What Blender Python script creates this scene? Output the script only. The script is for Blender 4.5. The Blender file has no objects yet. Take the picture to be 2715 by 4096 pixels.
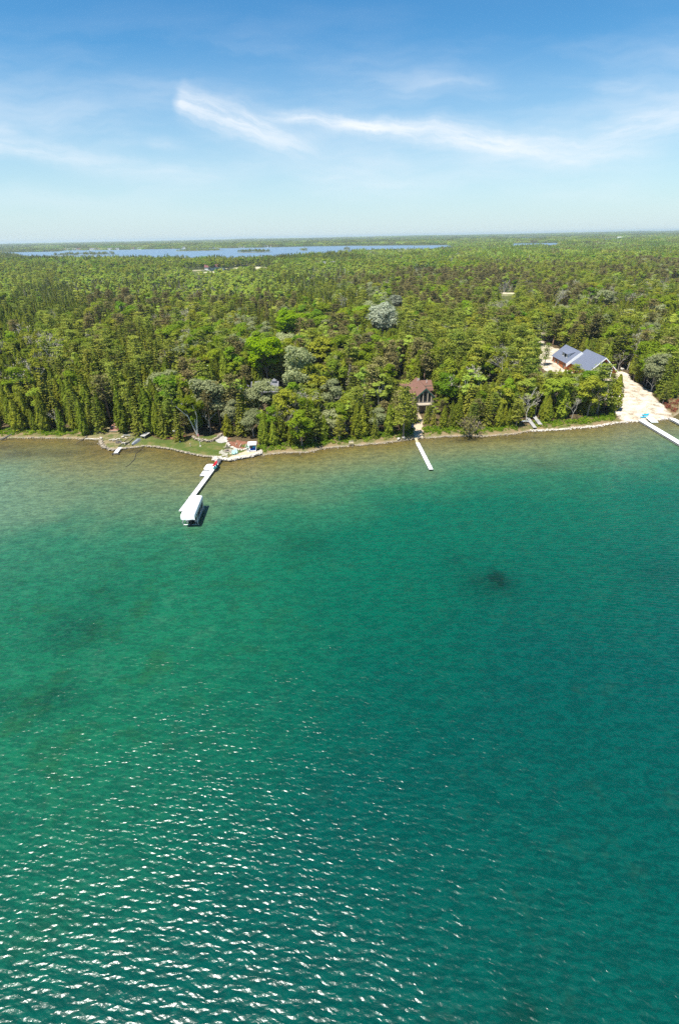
import bpy, bmesh, math, random
import numpy as np
from mathutils import Vector, Matrix
random.seed(7); rng = np.random.default_rng(11)
S = bpy.context.scene; COL = S.collection
# ------------------------------------------------------------------ camera
F = 2000.; HC = 50.; CX, CY = 1357.5, 2048.
PIT = math.atan((CY-944)/F); ROL = math.atan(.0188)
cf = np.array([0, math.cos(PIT), -math.sin(PIT)]); _r = np.array([1., 0, 0]); _u = np.array([0, math.sin(PIT), math.cos(PIT)])
cr = _r*math.cos(ROL)-_u*math.sin(ROL); cu = _u*math.cos(ROL)+_r*math.sin(ROL)
CAM = np.array([0, 0, HC])
def ray(px, py): return cf+(px-CX)/F*cr-(py-CY)/F*cu
def G(px, py, z=0.):
    d = ray(px, py); t = (z-HC)/d[2]
    return CAM+d*t
def proj(p):
    v = np.asarray(p, float)-CAM; z = v@cf
    return CX+F*(v@cr)/z, CY-F*(v@cu)/z
cam = bpy.data.cameras.new('camera'); co = bpy.data.objects.new('camera', cam); COL.objects.link(co); S.camera = co
M3 = Matrix(((cr[0], cu[0], -cf[0]), (cr[1], cu[1], -cf[1]), (cr[2], cu[2], -cf[2])))
co.matrix_world = Matrix.Translation((0, 0, HC)) @ M3.to_4x4()
cam.sensor_fit = 'VERTICAL'; cam.sensor_height = 24; cam.lens = 24*F/4096; cam.clip_start = .5; cam.clip_end = 90000
# ------------------------------------------------------------------ shore line and terrain
SH = [(0,1755),(57,1752),(172,1752),(298,1754),(344,1758),(402,1761),(409,1781),(436,1798),(459,1801),(499,1795),(534,1791),(574,1786),(631,1790),(689,1799),(746,1813),(815,1826),(861,1827),(862,1843),(890,1838),(924,1841),(952,1836),(982,1830),(1013,1824),(1039,1819),(1059,1821),(1088,1816),(1145,1811),(1231,1809),(1289,1795),(1402,1783),(1529,1773),(1657,1755),(1733,1750),(1810,1745),(1937,1745),(2048,1738),(2121,1723),(2243,1718),(2389,1704),(2462,1691),(2550,1684),(2628,1679),(2682,1672),(2715,1652)]
SW = np.array([G(a, b)[:2] for a, b in SH])
SW = np.vstack([[(-60000, 139), (-160, 139.5), (-112, 139)], SW, [(112, 158), (125, 166), (150, 172), (60000, 180)]])
def shy(x): return np.interp(x, SW[:, 0], SW[:, 1])
def sd(x, y):
    x = np.asarray(x, float); y = np.asarray(y, float); best = np.full(x.shape, 1e18)
    for i in range(len(SW)-1):
        a = SW[i]; b = SW[i+1]-a; L = b@b
        t = np.clip(((x-a[0])*b[0]+(y-a[1])*b[1])/L, 0, 1)
        best = np.minimum(best, (x-a[0]-t*b[0])**2+(y-a[1]-t*b[1])**2)
    return np.sqrt(best)*np.where(y > shy(x), 1, -1)
def sm(t, a, b):
    t = np.clip((t-a)/(b-a), 0, 1); return t*t*(3-2*t)
def inpoly(x, y, P):
    x = np.asarray(x, float); y = np.asarray(y, float); r = np.zeros(x.shape, bool); n = len(P)
    for i in range(n):
        x1, y1 = P[i]; x2, y2 = P[(i+1) % n]
        if y1 == y2: continue
        c = ((y1 > y) != (y2 > y)) & (x < (x2-x1)*(y-y1)/(y2-y1)+x1); r ^= c
    return r
def rel(px, py, z, k=1.):
    p = G(px, py, z); return (p[0]*k, p[1]*k)
LZ = 3.
LAKE = [rel(a, b, LZ) for a, b in [(-500,1019),(70,1009),(236,1006),(255,1002),(446,1000),(638,996.5),(1000,991.5),(1200,986.5),(1410,983),(1600,981.5),(1793,980.5)]]
LAKE += [(440, 1950), (250, 1480), (100, 1520), (-60, 1290), (-177, 1125), (-360, 1195), (-540, 1350), (-700, 1490), (-860, 1600), (-1200, 2050), (-1900, 2500)]
SLIV = [[rel(2030,974.5,LZ), rel(2250,971.5,LZ), rel(2250,975.5,LZ,.75), rel(2030,979,LZ,.75)],
        [rel(1990,953.5,LZ), rel(2215,950,LZ), rel(2215,953.5,LZ,.78), rel(1990,957,LZ,.78)],
        [rel(2380,957,LZ), rel(2490,956,LZ), rel(2490,962,LZ,.75), rel(2380,963,LZ,.75)]]
HILLS = [(-1500, 9500, 1500, 900, 9), (1800, 11000, 2200, 900, 15), (-5200, 8600, 1500, 900, 6), (5600, 10500, 1800, 1200, 16), (900, 7200, 1100, 600, 9), (-3200, 7200, 900, 500, 6), (3600, 8200, 1300, 700, 12)]
def hgt(x, y, s=None):
    x = np.asarray(x, float); y = np.asarray(y, float)
    if s is None: s = sd(x, y)
    h = np.where(s < 0, np.maximum(-4, s*.22), .45*sm(s, 0, 1.0)+2.6*sm(s, 11, 52))
    w = sm(s, .5, 8)
    h = h+w*(.16*np.sin(x*.37+y*.21)+.12*np.sin(x*.83-y*.57+1.3))
    k = np.exp(-(((x-99)/11)**2+((y-172)/11)**2)); h = h+1.6*k*w          # spoil slope below the new house
    k = sm(s, 250, 900)
    h = h+k*(3.5*np.sin(x*.0041+1)*np.sin(y*.0052)+2.5*np.sin(x*.0017+y*.0023))
    for (a, b, c, d, e) in HILLS: h = h+e*np.exp(-((x-a)/c)**2-((y-b)/d)**2)
    inl = inpoly(x, y, LAKE)
    for q in SLIV: inl |= inpoly(x, y, q)
    return np.where(inl, 1.0, h)
def H(x, y): return float(hgt(np.array([x]), np.array([y]))[0])
def T(px, py, add=0.):
    """ground point seen at a pixel"""
    z = 1.
    for _ in range(6):
        p = G(px, py, z+add); z = H(p[0], p[1])
    p = G(px, py, z+add); return np.array([p[0], p[1], z])
# ------------------------------------------------------------------ objects
def tag(o, label=None, cat=None, group=None, kind=None):
    if label: o['label'] = label
    if cat: o['category'] = cat
    if group: o['group'] = group
    if kind: o['kind'] = kind
    return o
def empty(name, loc, rz=0, **k):
    o = bpy.data.objects.new(name, None); COL.objects.link(o); o.location = loc; o.rotation_euler[2] = rz
    o.empty_display_size = .3
    return tag(o, **k)
def link(name, me, parent=None, loc=(0, 0, 0), rz=0):
    o = bpy.data.objects.new(name, me); COL.objects.link(o); o.location = loc; o.rotation_euler[2] = rz
    if parent: o.parent = parent
    return o
def copy_tree(o, parent=None):
    c = o.copy(); COL.objects.link(c)
    if parent: c.parent = parent
    for ch in list(o.children): copy_tree(ch, c)
    return c
class MB:
    def __init__(s): s.v = []; s.f = []
    def add(s, vs, fs):
        n = len(s.v); s.v += [tuple(map(float, q)) for q in vs]; s.f += [tuple(n+i for i in f) for f in fs]; return s
    def box(s, c, d, rz=0, rx=0, ry=0):
        R = Matrix.Rotation(rz, 3, 'Z') @ Matrix.Rotation(ry, 3, 'Y') @ Matrix.Rotation(rx, 3, 'X')
        vs = [R @ Vector((x*d[0]/2, y*d[1]/2, z*d[2]/2))+Vector(c) for x in (-1, 1) for y in (-1, 1) for z in (-1, 1)]
        return s.add(vs, [(0,1,3,2),(4,6,7,5),(0,4,5,1),(2,3,7,6),(0,2,6,4),(1,5,7,3)])
    def tube(s, a, b, r0, r1=None, n=6, cap=True):
        r1 = r0 if r1 is None else r1; a = Vector(a); b = Vector(b); d = (b-a).normalized()
        q = d.orthogonal().normalized(); w = d.cross(q); vs = []
        for p, r in ((a, r0), (b, r1)):
            for i in range(n):
                t = 2*math.pi*i/n; vs.append(p+q*math.cos(t)*r+w*math.sin(t)*r)
        fs = [(i, (i+1) % n, n+(i+1) % n, n+i) for i in range(n)]
        if cap: fs += [tuple(range(n))[::-1], tuple(range(n, 2*n))]
        return s.add(vs, fs)
    def path(s, pts, r, n=5):
        for i in range(len(pts)-1): s.tube(pts[i], pts[i+1], r[i] if hasattr(r, '__len__') else r, r[i+1] if hasattr(r, '__len__') else r, n)
        return s
    def prism(s, poly, z0, z1):
        n = len(poly); a = sum(poly[i][0]*poly[(i+1) % n][1]-poly[(i+1) % n][0]*poly[i][1] for i in range(n))
        if a < 0: poly = poly[::-1]
        vs = [(x, y, z0) for x, y in poly]+[(x, y, z1) for x, y in poly]
        return s.add(vs, [tuple(range(n))[::-1], tuple(range(n, 2*n))]+[(i, (i+1) % n, n+(i+1) % n, n+i) for i in range(n)])
    def slab(s, quad, t):
        q = [Vector(v) for v in quad]; nn = (q[1]-q[0]).cross(q[2]-q[0]).normalized()
        if nn.z < 0: nn = -nn; q = q[::-1]
        n = len(q); vs = [v-nn*t for v in q]+q
        return s.add(vs, [tuple(range(n))[::-1], tuple(range(n, 2*n))]+[(i, (i+1) % n, n+(i+1) % n, n+i) for i in range(n)])
    def rock(s, c, r, seed=None, sq=.7):
        bm = ICO; rs = rng.normal(0, .16, 12)
        rz = rng.uniform(0, 6.3); sx = r*rng.uniform(.8, 1.3); cz, sz = math.cos(rz), math.sin(rz)
        vs = []
        for i, p in enumerate(bm[0]):
            k = 1+rs[i]; x = p[0]*sx*k; y = p[1]*r*k; vs.append((c[0]+x*cz-y*sz, c[1]+x*sz+y*cz, c[2]+p[2]*r*sq*k))
        return s.add(vs, bm[1])
    def build(s, name, mat, parent=None, loc=(0, 0, 0), rz=0, smooth=False, bevel=0):
        me = bpy.data.meshes.new(name); me.from_pydata(s.v, [], s.f); me.materials.append(mat)
        if smooth: me.polygons.foreach_set('use_smooth', [True]*len(me.polygons))
        o = link(name, me, parent, loc, rz)
        if bevel:
            m = o.modifiers.new('bevel', 'BEVEL'); m.width = bevel; m.segments = 2
        return o
_b = bmesh.new(); bmesh.ops.create_icosphere(_b, subdivisions=1, radius=1); _b.verts.ensure_lookup_table()
ICO = ([tuple(v.co) for v in _b.verts], [tuple(v.index for v in f.verts) for f in _b.faces]); _b.free()
# ------------------------------------------------------------------ materials
class NT:
    def __init__(s, name):
        s.m = bpy.data.materials.new(name); s.m.use_nodes = True; s.t = s.m.node_tree; s.t.nodes.clear()
        s.out = s.n('ShaderNodeOutputMaterial')
    def n(s, typ, **k):
        o = s.t.nodes.new(typ)
        for a, b in k.items():
            if a.startswith('i_'): s.set(o, a[2:], b)
            elif a[0] == 'i' and a[1:].isdigit(): s.set(o, int(a[1:]), b)
            else: setattr(o, a, b)
        return o
    def set(s, o, key, v):
        inp = o.inputs[key if isinstance(key, int) else key.replace('_', ' ')]
        if isinstance(v, bpy.types.NodeSocket): s.t.links.new(v, inp)
        elif isinstance(v, (tuple, list)) and len(v) == 3 and inp.type == 'RGBA': inp.default_value = (*v, 1)
        else: inp.default_value = v
    def math(s, op, a, b=0., c=None, clamp=False):
        o = s.n('ShaderNodeMath', operation=op, i0=a, i1=b, use_clamp=clamp)
        if c is not None: s.set(o, 2, c)
        return o.outputs[0]
    def mix(s, f, a, b, blend='MIX'):
        o = s.n('ShaderNodeMix', data_type='RGBA', blend_type=blend, clamp_factor=True)
        s.set(o, 0, f); s.set(o, 6, a); s.set(o, 7, b); return o.outputs[2]
    def ramp(s, f, stops, interp='LINEAR'):
        o = s.n('ShaderNodeValToRGB', i0=f); e = o.color_ramp; e.interpolation = interp
        while len(e.elements) < len(stops): e.elements.new(.5)
        for q, (p, c) in zip(e.elements, stops): q.position = p; q.color = (*c, 1) if len(c) == 3 else c
        return o.outputs[0]
    def noise(s, vec, scale, detail=3, rough=.55, dist=0., out=0):
        return s.n('ShaderNodeTexNoise', i_Vector=vec, i_Scale=scale, i_Detail=float(detail), i_Roughness=rough, i_Distortion=dist).outputs[out]
    def maprange(s, v, a, b, c=0., d=1., smooth=True):
        o = s.n('ShaderNodeMapRange', interpolation_type='SMOOTHSTEP' if smooth else 'LINEAR', i0=v, i1=a, i2=b, i3=c, i4=d); return o.outputs[0]
    def pos(s): return s.n('ShaderNodeNewGeometry').outputs[0]
    def obj(s): return s.n('ShaderNodeTexCoord').outputs[3]
    def end(s, sh): s.t.links.new(sh, s.out.inputs[0]); return s.m
    def pbr(s, col, rough=.6, bump=None, bs=.3, bd=.02, spec=.5, metal=0.):
        p = s.n('ShaderNodeBsdfPrincipled', i_Base_Color=col, i_Roughness=rough, i_Metallic=metal)
        p.inputs['Specular IOR Level'].default_value = spec
        if bump is not None:
            b = s.n('ShaderNodeBump', i_Strength=bs, i_Distance=bd, i_Height=bump); s.t.links.new(b.outputs[0], p.inputs['Normal'])
        return s.end(p.outputs[0])
def simple(name, col, rough=.6, var=.25, scale=3., spec=.4, metal=0., dirt=None):
    t = NT(name); n = t.noise(t.obj(), scale, 5, .6)
    c = t.mix(t.maprange(n, .3, .7), tuple(x*(1-var) for x in col), tuple(min(1, x*(1+var*.6)) for x in col))
    if dirt:
        c = t.mix(t.maprange(t.noise(t.obj(), scale*.4, 4, .7), .52, .68, 0, .7), c, dirt)
    return t.pbr(c, rough, n, .25, .02, spec, metal)
def planks(name, col, width=.14, axis=1, rough=.6, var=.12, gap=.25):
    t = NT(name); sx = t.n('ShaderNodeSeparateXYZ', i0=t.obj()); v = t.math('DIVIDE', sx.outputs[axis], width)
    fr = t.math('FRACT', v); g = t.math('LESS_THAN', fr, gap*.4)
    fl = t.math('FLOOR', v); w = t.n('ShaderNodeTexWhiteNoise', noise_dimensions='1D', i_W=fl).outputs[0]
    n = t.noise(t.obj(), 4, 5, .7)
    c = t.mix(w, tuple(x*(1-var) for x in col), tuple(min(1, x*(1+var)) for x in col))
    c = t.mix(t.maprange(n, .35, .75, 0, .35), c, tuple(x*.6 for x in col))
    c = t.mix(t.math('MULTIPLY', g, .55), c, tuple(x*.25 for x in col))
    return t.pbr(c, rough, n, .2, .02)
def shingles(name, c1, c2):
    t = NT(name); b = t.n('ShaderNodeTexBrick', i_Vector=t.n('ShaderNodeMapping', i0=t.obj()).outputs[0], i_Scale=1.0, i_Mortar_Size=.02)
    b.inputs['Brick Width'].default_value = .5; b.inputs['Row Height'].default_value = .22
    b.inputs['Color1'].default_value = (*c1, 1); b.inputs['Color2'].default_value = (*c2, 1); b.inputs['Mortar'].default_value = (*[x*.5 for x in c1], 1)
    n = t.noise(t.obj(), 1.7, 5, .75); n2 = t.noise(t.obj(), 14, 3, .7)
    c = t.mix(t.maprange(n, .35, .65, 0, .55), b.outputs[0], tuple(x*.72 for x in c2))
    c = t.mix(t.maprange(n2, .4, .62, 0, .5), c, tuple(min(1, x*1.35) for x in c1))
    return t.pbr(c, .9, n2, .4, .03, .2)
MT = {}
MT['white'] = simple('white_paint', (.78, .78, .76), .45, .06)
MT['dock_white'] = planks('white_dock_boards', (.74, .74, .72), .3, 1, .55, .05, .12)
MT['dock_grey'] = planks('weathered_boards', (.34, .33, .31), .16, 1, .8, .22, .3)
MT['dock_dark'] = planks('dark_grey_boards', (.085, .085, .09), .16, 1, .8, .15, .3)
MT['tan'] = planks('tan_boards', (.42, .36, .22), .15, 1, .8, .15, .3)
MT['alu'] = simple('aluminium', (.52, .53, .54), .35, .15, 5, .5, .6)
MT['dark_metal'] = simple('dark_metal', (.03, .03, .032), .5, .2)
MT['canvas'] = simple('white_canvas', (.82, .82, .80), .55, .05, 1.2)
MT['canvas_side'] = simple('pale_canvas_skirt', (.60, .66, .72), .55, .08, 1.2)
MT['red'] = simple('red_plastic', (.62, .012, .02), .35, .15)
MT['teal'] = simple('teal_plastic', (.02, .30, .30), .4, .15)
MT['pale_teal'] = simple('pale_teal_plastic', (.38, .60, .54), .5, .12)
MT['cyan'] = simple('bright_blue_plastic', (.0, .42, .72), .35, .12)
MT['blue'] = simple('deep_blue_fabric', (.01, .12, .55), .6, .2)
MT['slate_blue'] = simple('slate_blue_fibreglass', (.14, .19, .27), .45, .2)
MT['grey_hull'] = simple('grey_aluminium_hull', (.26, .28, .31), .4, .15)
MT['sand_wood'] = simple('weathered_log', (.48, .42, .30), .8, .2)
MT['deckred'] = planks('red_brown_deck_boards', (.27, .12, .085), .15, 0, .8, .25, .3)
MT['stone_white'] = simple('pale_stone', (.50, .45, .38), .85, .35, 2.)
MT['stone'] = simple('limestone', (.30, .255, .19), .9, .45, 1.7)
MT['stone_dark'] = simple('dark_stone', (.13, .115, .095), .9, .4, 2.)
MT['flag'] = simple('flagstone', (.36, .34, .27), .9, .3, 2.)
MT['gravel'] = simple('grey_gravel', (.36, .345, .31), .95, .25, 9.)
MT['roof_blue'] = shingles('blue_grey_shingles', (.115, .135, .185), (.155, .175, .23))
MT['roof_brown'] = shingles('brown_shingles', (.155, .082, .06), (.19, .105, .078))
MT['roof_grey'] = shingles('grey_shingles', (.15, .15, .165), (.2, .2, .215))
MT['orange'] = simple('orange_sheathing', (.40, .125, .04), .8, .35, 1.5)
MT['red_roof'] = simple('dark_red_metal_roof', (.14, .045, .04), .6, .2)
MT['housewrap'] = simple('white_house_wrap', (.76, .76, .74), .6, .06)
MT['glass'] = simple('dark_window_glass', (.012, .015, .02), .08, .1, 1, .6)
MT['trim_green'] = simple('dark_green_trim', (.02, .10, .07), .5, .15)
MT['cedarwood'] = simple('pale_cedar_siding', (.42, .36, .27), .75, .15)
MT['pole'] = simple('pale_utility_pole', (.36, .33, .28), .8, .2)
MT['bark'] = simple('grey_brown_bark', (.20, .165, .13), .95, .35, 2.5)
MT['bark_pale'] = simple('pale_grey_bark', (.40, .37, .32), .9, .3, 2.)
MT['bark_white'] = simple('white_birch_bark', (.66, .63, .57), .8, .2, 2., dirt=(.10, .09, .08))
MT['bark_red'] = simple('reddish_pine_bark', (.30, .19, .13), .9, .3, 2.)
MT['wetstone'] = simple('algae_covered_wet_stone', (.045, .085, .04), .35, .3, 2.)
MT['mulch'] = simple('red_brown_mulch', (.20, .085, .05), .95, .4, 2.)
MT['flagcloth'] = simple('faded_red_flag', (.45, .08, .07), .7, .2)

def foliage(name, a, b, tr=.35, hue=.0):
    tr += .1
    t = NT(name); oi = t.n('ShaderNodeObjectInfo').outputs['Random']; at = t.n('ShaderNodeAttribute', attribute_name='tint').outputs['Fac']
    n = t.noise(t.obj(), .9, 2, .5)
    k = t.math('ADD', t.math('MULTIPLY', oi, .62), t.math('MULTIPLY', n, .45)); k = t.math('ADD', k, t.math('MULTIPLY', t.math('SUBTRACT', at, .5), .55)); k = t.math('SUBTRACT', k, .05, clamp=True)
    c = t.mix(k, a, b)
    c = t.mix(t.math('MULTIPLY', at, .3), c, tuple(x*.8 for x in a), 'MIX')
    v = t.n('ShaderNodeHueSaturation', i_Hue=t.math('ADD', .5-hue/2, t.math('MULTIPLY', t.math('FRACT', t.math('MULTIPLY', oi, 7.31)), hue)), i_Saturation=1.0, i_Value=t.math('ADD', .78, t.math('MULTIPLY', t.math('FRACT', t.math('MULTIPLY', oi, 13.7)), .48)), i_Fac=1., i_Color=c).outputs[0]
    d = t.n('ShaderNodeBsdfDiffuse', i_Color=v); tl = t.n('ShaderNodeBsdfTranslucent', i_Color=v)
    return t.end(t.n('ShaderNodeMixShader', i0=tr, i1=d.outputs[0], i2=tl.outputs[0]).outputs[0])
FO = {
 'cedar': foliage('cedar_foliage', (0.134, 0.181, 0.019), (0.300, 0.326, 0.032), .35, .03),
 'spruce': foliage('spruce_foliage', (0.129, 0.170, 0.024), (0.296, 0.285, 0.041), .3, .03),
 'pine': foliage('white_pine_foliage', (0.171, 0.234, 0.037), (0.396, 0.403, 0.063), .35, .03),
 'broad': foliage('maple_foliage', (0.155, 0.256, 0.018), (0.331, 0.403, 0.028), .45, .05),
 'lime': foliage('lime_green_foliage', (0.256, 0.415, 0.010), (0.403, 0.512, 0.015), .5, .01),
 'olive': foliage('young_oak_foliage', (0.200, 0.253, 0.025), (0.323, 0.351, 0.039), .4, .05),
 'silver': foliage('silver_foliage', (0.291, 0.320, 0.146), (0.403, 0.433, 0.225), .4, .02),
 'palegreen': foliage('pale_aspen_foliage', (0.314, 0.408, 0.060), (0.435, 0.501, 0.088), .45, .04),
 'brown': foliage('rusty_pine_foliage', (0.161, 0.149, 0.052), (0.270, 0.230, 0.086), .25, .03),
 'twig': foliage('grey_twigs', (0.244, 0.220, 0.159), (0.366, 0.329, 0.244), .1, .01),
 'white': foliage('white_poplar_foliage', (0.360, 0.397, 0.271), (0.421, 0.443, 0.346), .4, .01),
}
# ------------------------------------------------------------------ tree meshes
def leaves(cen, size, nrm, rnd=.6, asp=1.):
    n = len(cen); nn = nrm+rng.normal(0, rnd, (n, 3)); nn /= np.linalg.norm(nn, axis=1)[:, None]+1e-9
    t = np.cross(nn, rng.normal(0, 1, (n, 3))); t /= np.linalg.norm(t, axis=1)[:, None]+1e-9; b = np.cross(nn, t)
    s = np.broadcast_to(size, (n,))*rng.uniform(.65, 1.3, n); s = s[:, None]/2
    V = np.stack([cen-t*s*asp-b*s*.35, cen+t*s*.2*asp-b*s, cen+t*s*asp+b*s*.3, cen-t*s*.15*asp+b*s], 1).reshape(-1, 3)
    return V
def shell(n, k=.0):
    v = rng.normal(0, 1, (n, 3)); v /= np.linalg.norm(v, axis=1)[:, None]; return v
class Tree:
    def __init__(s): s.L = []; s.tint = []; s.mb = MB()
    def add(s, cen, size, nrm, rnd=.6, asp=1., tint=None):
        V = leaves(cen, size, nrm, rnd, asp); s.L.append(V)
        s.tint.append(np.repeat(rng.uniform(0, 1, len(cen)) if tint is None else tint, 4))
    def crown(s, name, mat):
        me = bpy.data.meshes.new(name); V = np.concatenate(s.L); n = len(V)//4
        me.vertices.add(len(V)); me.vertices.foreach_set('co', V.ravel()); me.loops.add(len(V)); me.loops.foreach_set('vertex_index', np.arange(len(V)))
        me.polygons.add(n); me.polygons.foreach_set('loop_start', np.arange(n)*4); me.update(calc_edges=True)
        a = me.attributes.new('tint', 'FLOAT', 'POINT'); a.data.foreach_set('value', np.concatenate(s.tint).astype(np.float32)); me.materials.append(mat); return me
    def trunk(s, name, mat):
        me = bpy.data.meshes.new(name); me.from_pydata(s.mb.v, [], s.mb.f); me.materials.append(mat); me.update(); return me
    def both(s, name, mc, mtk):
        me = bpy.data.meshes.new(name); V = np.concatenate(s.L) if s.L else np.zeros((0, 3)); k = len(s.mb.v); n = len(V)//4
        vs = s.mb.v+[tuple(v) for v in V]; fs = s.mb.f+[(k+4*i, k+4*i+1, k+4*i+2, k+4*i+3) for i in range(n)]
        me.from_pydata(vs, [], fs); me.materials.append(mtk); me.materials.append(mc)
        mi = np.ones(len(fs), np.int32); mi[:len(s.mb.f)] = 0; me.polygons.foreach_set('material_index', mi)
        a = me.attributes.new('tint', 'FLOAT', 'POINT'); tv = np.concatenate([np.full(k, .5)]+s.tint).astype(np.float32); a.data.foreach_set('value', tv); me.update(); return me
def mk_cedar():
    t = Tree(); h = 10.; R = rng.uniform(1.25, 1.6); ph = rng.uniform(0, 6.3, 4)
    t.mb.tube((0, 0, 0), (0, 0, h*.9), .16, .04, 5)
    n = 2100; z = rng.uniform(.05, 1, n)**1.0; th = rng.uniform(0, 6.283, n)
    prof = R*np.minimum(1, (1-z)**.75*1.35+.03)*(.72+.28*sm(z, .04, .25))
    lump = 1+.16*np.sin(4*th+ph[0]+9*z)+.14*np.sin(7*th+ph[1]-14*z)+.12*np.sin(26*z+ph[2]+2*th)
    r = prof*lump*rng.uniform(.72, 1.05, n)
    c = np.stack([r*np.cos(th), r*np.sin(th), z*h], 1)
    nr = np.stack([np.cos(th), np.sin(th), np.full(n, .45)], 1)
    t.add(c, .36, nr, .3, 1.2, np.clip(.5+.45*np.sin(5*th+7*z+ph[3])+rng.normal(0, .1, n), 0, 1)); return t
def mk_spruce():
    t = Tree(); h = 11.; t.mb.tube((0, 0, 0), (0, 0, h*.96), .17, .03, 5); nl = 17
    for i in range(nl):
        z = .08+.9*i/(nl-1); L = 2.15*(1-z)**.85+.12; nb = int(7+5*(1-z)); a0 = rng.uniform(0, 6)
        for j in range(nb):
            a = a0+6.283*j/nb+rng.normal(0, .2); l = L*rng.uniform(.75, 1.12); m = max(5, int(l*8.5)); u = np.linspace(.15, 1, m)+rng.normal(0, .03, m)
            c = np.stack([np.cos(a)*l*u, np.sin(a)*l*u, z*h-.38*l*u+.12*l*u*u+rng.normal(0, .05, m)], 1); c[:, :2] += rng.normal(0, .12, (m, 2))
            t.add(c, .40*(1-.35*u), np.tile([math.cos(a)*.5, math.sin(a)*.5, .8], (m, 1)), .35, 1.2, np.clip(rng.uniform(.1, .9)+rng.normal(0, .1, m), 0, 1))
    return t
def mk_pine(fol=True, low=.28, dense=1.):
    t = Tree(); h = 14.; bend = rng.uniform(-.5, .5); t.mb.path([(0, 0, 0), (bend*.3, 0, h*.35), (bend, .1, h*.7), (bend*.8, 0, h*.98)], [.24, .19, .12, .03], 6)
    nl = 10
    for i in range(nl):
        z = low+(.98-low)*i/(nl-1)+rng.normal(0, .012); L = (3.3*max(.01,1-z)**.6*rng.uniform(.65, 1.1)+.35); nb = rng.integers(4, 7); a0 = rng.uniform(0, 6)
        for j in range(nb):
            a = a0+6.283*j/nb+rng.normal(0, .3); l = L*rng.uniform(.55, 1.15); up = rng.uniform(.0, .28)
            bx = bend*min(1, z/.7); e = (bx+math.cos(a)*l*.9, math.sin(a)*l*.9, z*h+up*l)
            t.mb.tube((bx, 0, z*h-.1), e, .05, .02, 3, False)
            for q in range(max(2, int(l*1.6))):
                u = (q+1)/max(2, int(l*1.6)); m = int(15*dense); w = .3+.32*u
                cc = np.array([bx+math.cos(a)*l*u, math.sin(a)*l*u, z*h+up*l*u+.12]); c = cc+rng.normal(0, 1, (m, 3))*np.array([w, w, .17])
                t.add(c, .36, np.tile([0, 0, 1.], (m, 1)), .55, 1.2, np.clip(rng.uniform(.1, .9)+rng.normal(0, .1, m), 0, 1))
    return t
def branches(mb, p, d, L, r, depth, tips, spread=.6, n=4):
    p = Vector(p); d = Vector(d).normalized(); q = p+d*L; mb.tube(p, q, r, r*.65, n, False)
    tips.append((np.array(q), depth))
    if depth == 0: return
    for k in range(random.choice((2, 3, 3))):
        nd = (d+Vector((random.gauss(0, spread), random.gauss(0, spread), random.gauss(.12, spread*.5)))).normalized()
        branches(mb, q, nd, L*random.uniform(.62, .85), r*.62, depth-1, tips, spread, 3 if depth < 3 else 4)
def mk_broad(nblob=19, per=115, sz=.46, R=3.1, h=11., low=.24, gap=.9, lean=0., multi=1):
    t = Tree(); tips = []
    for k in range(multi):
        a = 6.28*k/multi+.4; d = (math.cos(a)*.22*(multi > 1)+lean, math.sin(a)*.22*(multi > 1), 1)
        branches(t.mb, (0, 0, 0), d, h*low*(1.3 if multi > 1 else 1), .2/multi**.4, 3 if multi == 1 else 1, tips, .42 if multi == 1 else .22, 5)
    cz = h*(1+low*.75)/2; rz = h*(1-low*.75)/2
    per = int(per*1.4); sz *= .83
    for i in range(nblob):
        d = shell(1)[0]; d[2] = d[2]*.9+.1; k = rng.uniform(.45, .82); ctr = np.array([d[0]*R*k+lean*h*.5, d[1]*R*k, cz+d[2]*rz*k*.95]); br = R*rng.uniform(.28, .48); tb = rng.uniform(.05, .95)
        v = shell(per); v[:, 2] = np.abs(v[:, 2])*.9-.35*(v[:, 2] < 0); c = ctr+v*br*rng.uniform(gap-.25, 1.05, (per, 1))*np.array([1, 1, .75])
        t.add(c, sz, v+[0, 0, .45], .33, 1., np.clip(tb+rng.normal(0, .1, per), 0, 1))
    return t
def mk_bare(h=11., depth=5, fuzz=0, sp=.38):
    t = Tree(); tips = []; branches(t.mb, (0, 0, 0), (random.uniform(-.08, .08), random.uniform(-.08, .08), 1), h*.3, .16, depth, tips, sp, 5)
    if fuzz:
        P = np.array([q for q, d in tips if d <= 2]); k = rng.integers(0, len(P), fuzz); c = P[k]+rng.normal(0, .35, (fuzz, 3)); t.add(c, .26, shell(fuzz), .5, 1.6)
    else:
        P = np.array([q for q, d in tips if d <= 1]); c = P+rng.normal(0, .15, P.shape); t.add(c, .16, shell(len(c)), .5, 3.)
    return t
def mk_snag(h=10., lf=160):
    t = Tree(); b = random.uniform(-.3, .3); t.mb.path([(0, 0, 0), (b*.4, 0, h*.5), (b, 0, h)], [.11, .08, .02], 4)
    for i in range(16):
        z = random.uniform(.3, .97); a = random.uniform(0, 6.3); l = (1.05-z)*1.7+.2; t.mb.tube((b*z, 0, z*h), (b*z+math.cos(a)*l, math.sin(a)*l, z*h+l*.25), .03, .012, 3, False)
    z = rng.uniform(.45, 1, lf); th = rng.uniform(0, 6.3, lf); r = (1.08-z)*1.5*rng.uniform(.2, 1, lf); c = np.stack([b*z+r*np.cos(th), r*np.sin(th), z*h], 1)
    t.add(c, .3, np.tile([0, 0, 1.], (lf, 1)), .8, 1.3); return t
def mk_leafless_bush():
    t = Tree(); tips = []
    for k in range(7):
        a = 6.28*k/7; branches(t.mb, (0, 0, 0), (math.cos(a)*.8, math.sin(a)*.8, 1), .9, .07, 3, tips, .6, 4)
    P = np.array([q for q, d in tips]); k = rng.integers(0, len(P), 260); t.add(P[k]+rng.normal(0, .25, (260, 3)), .22, shell(260), .5, 1.6); return t
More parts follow.
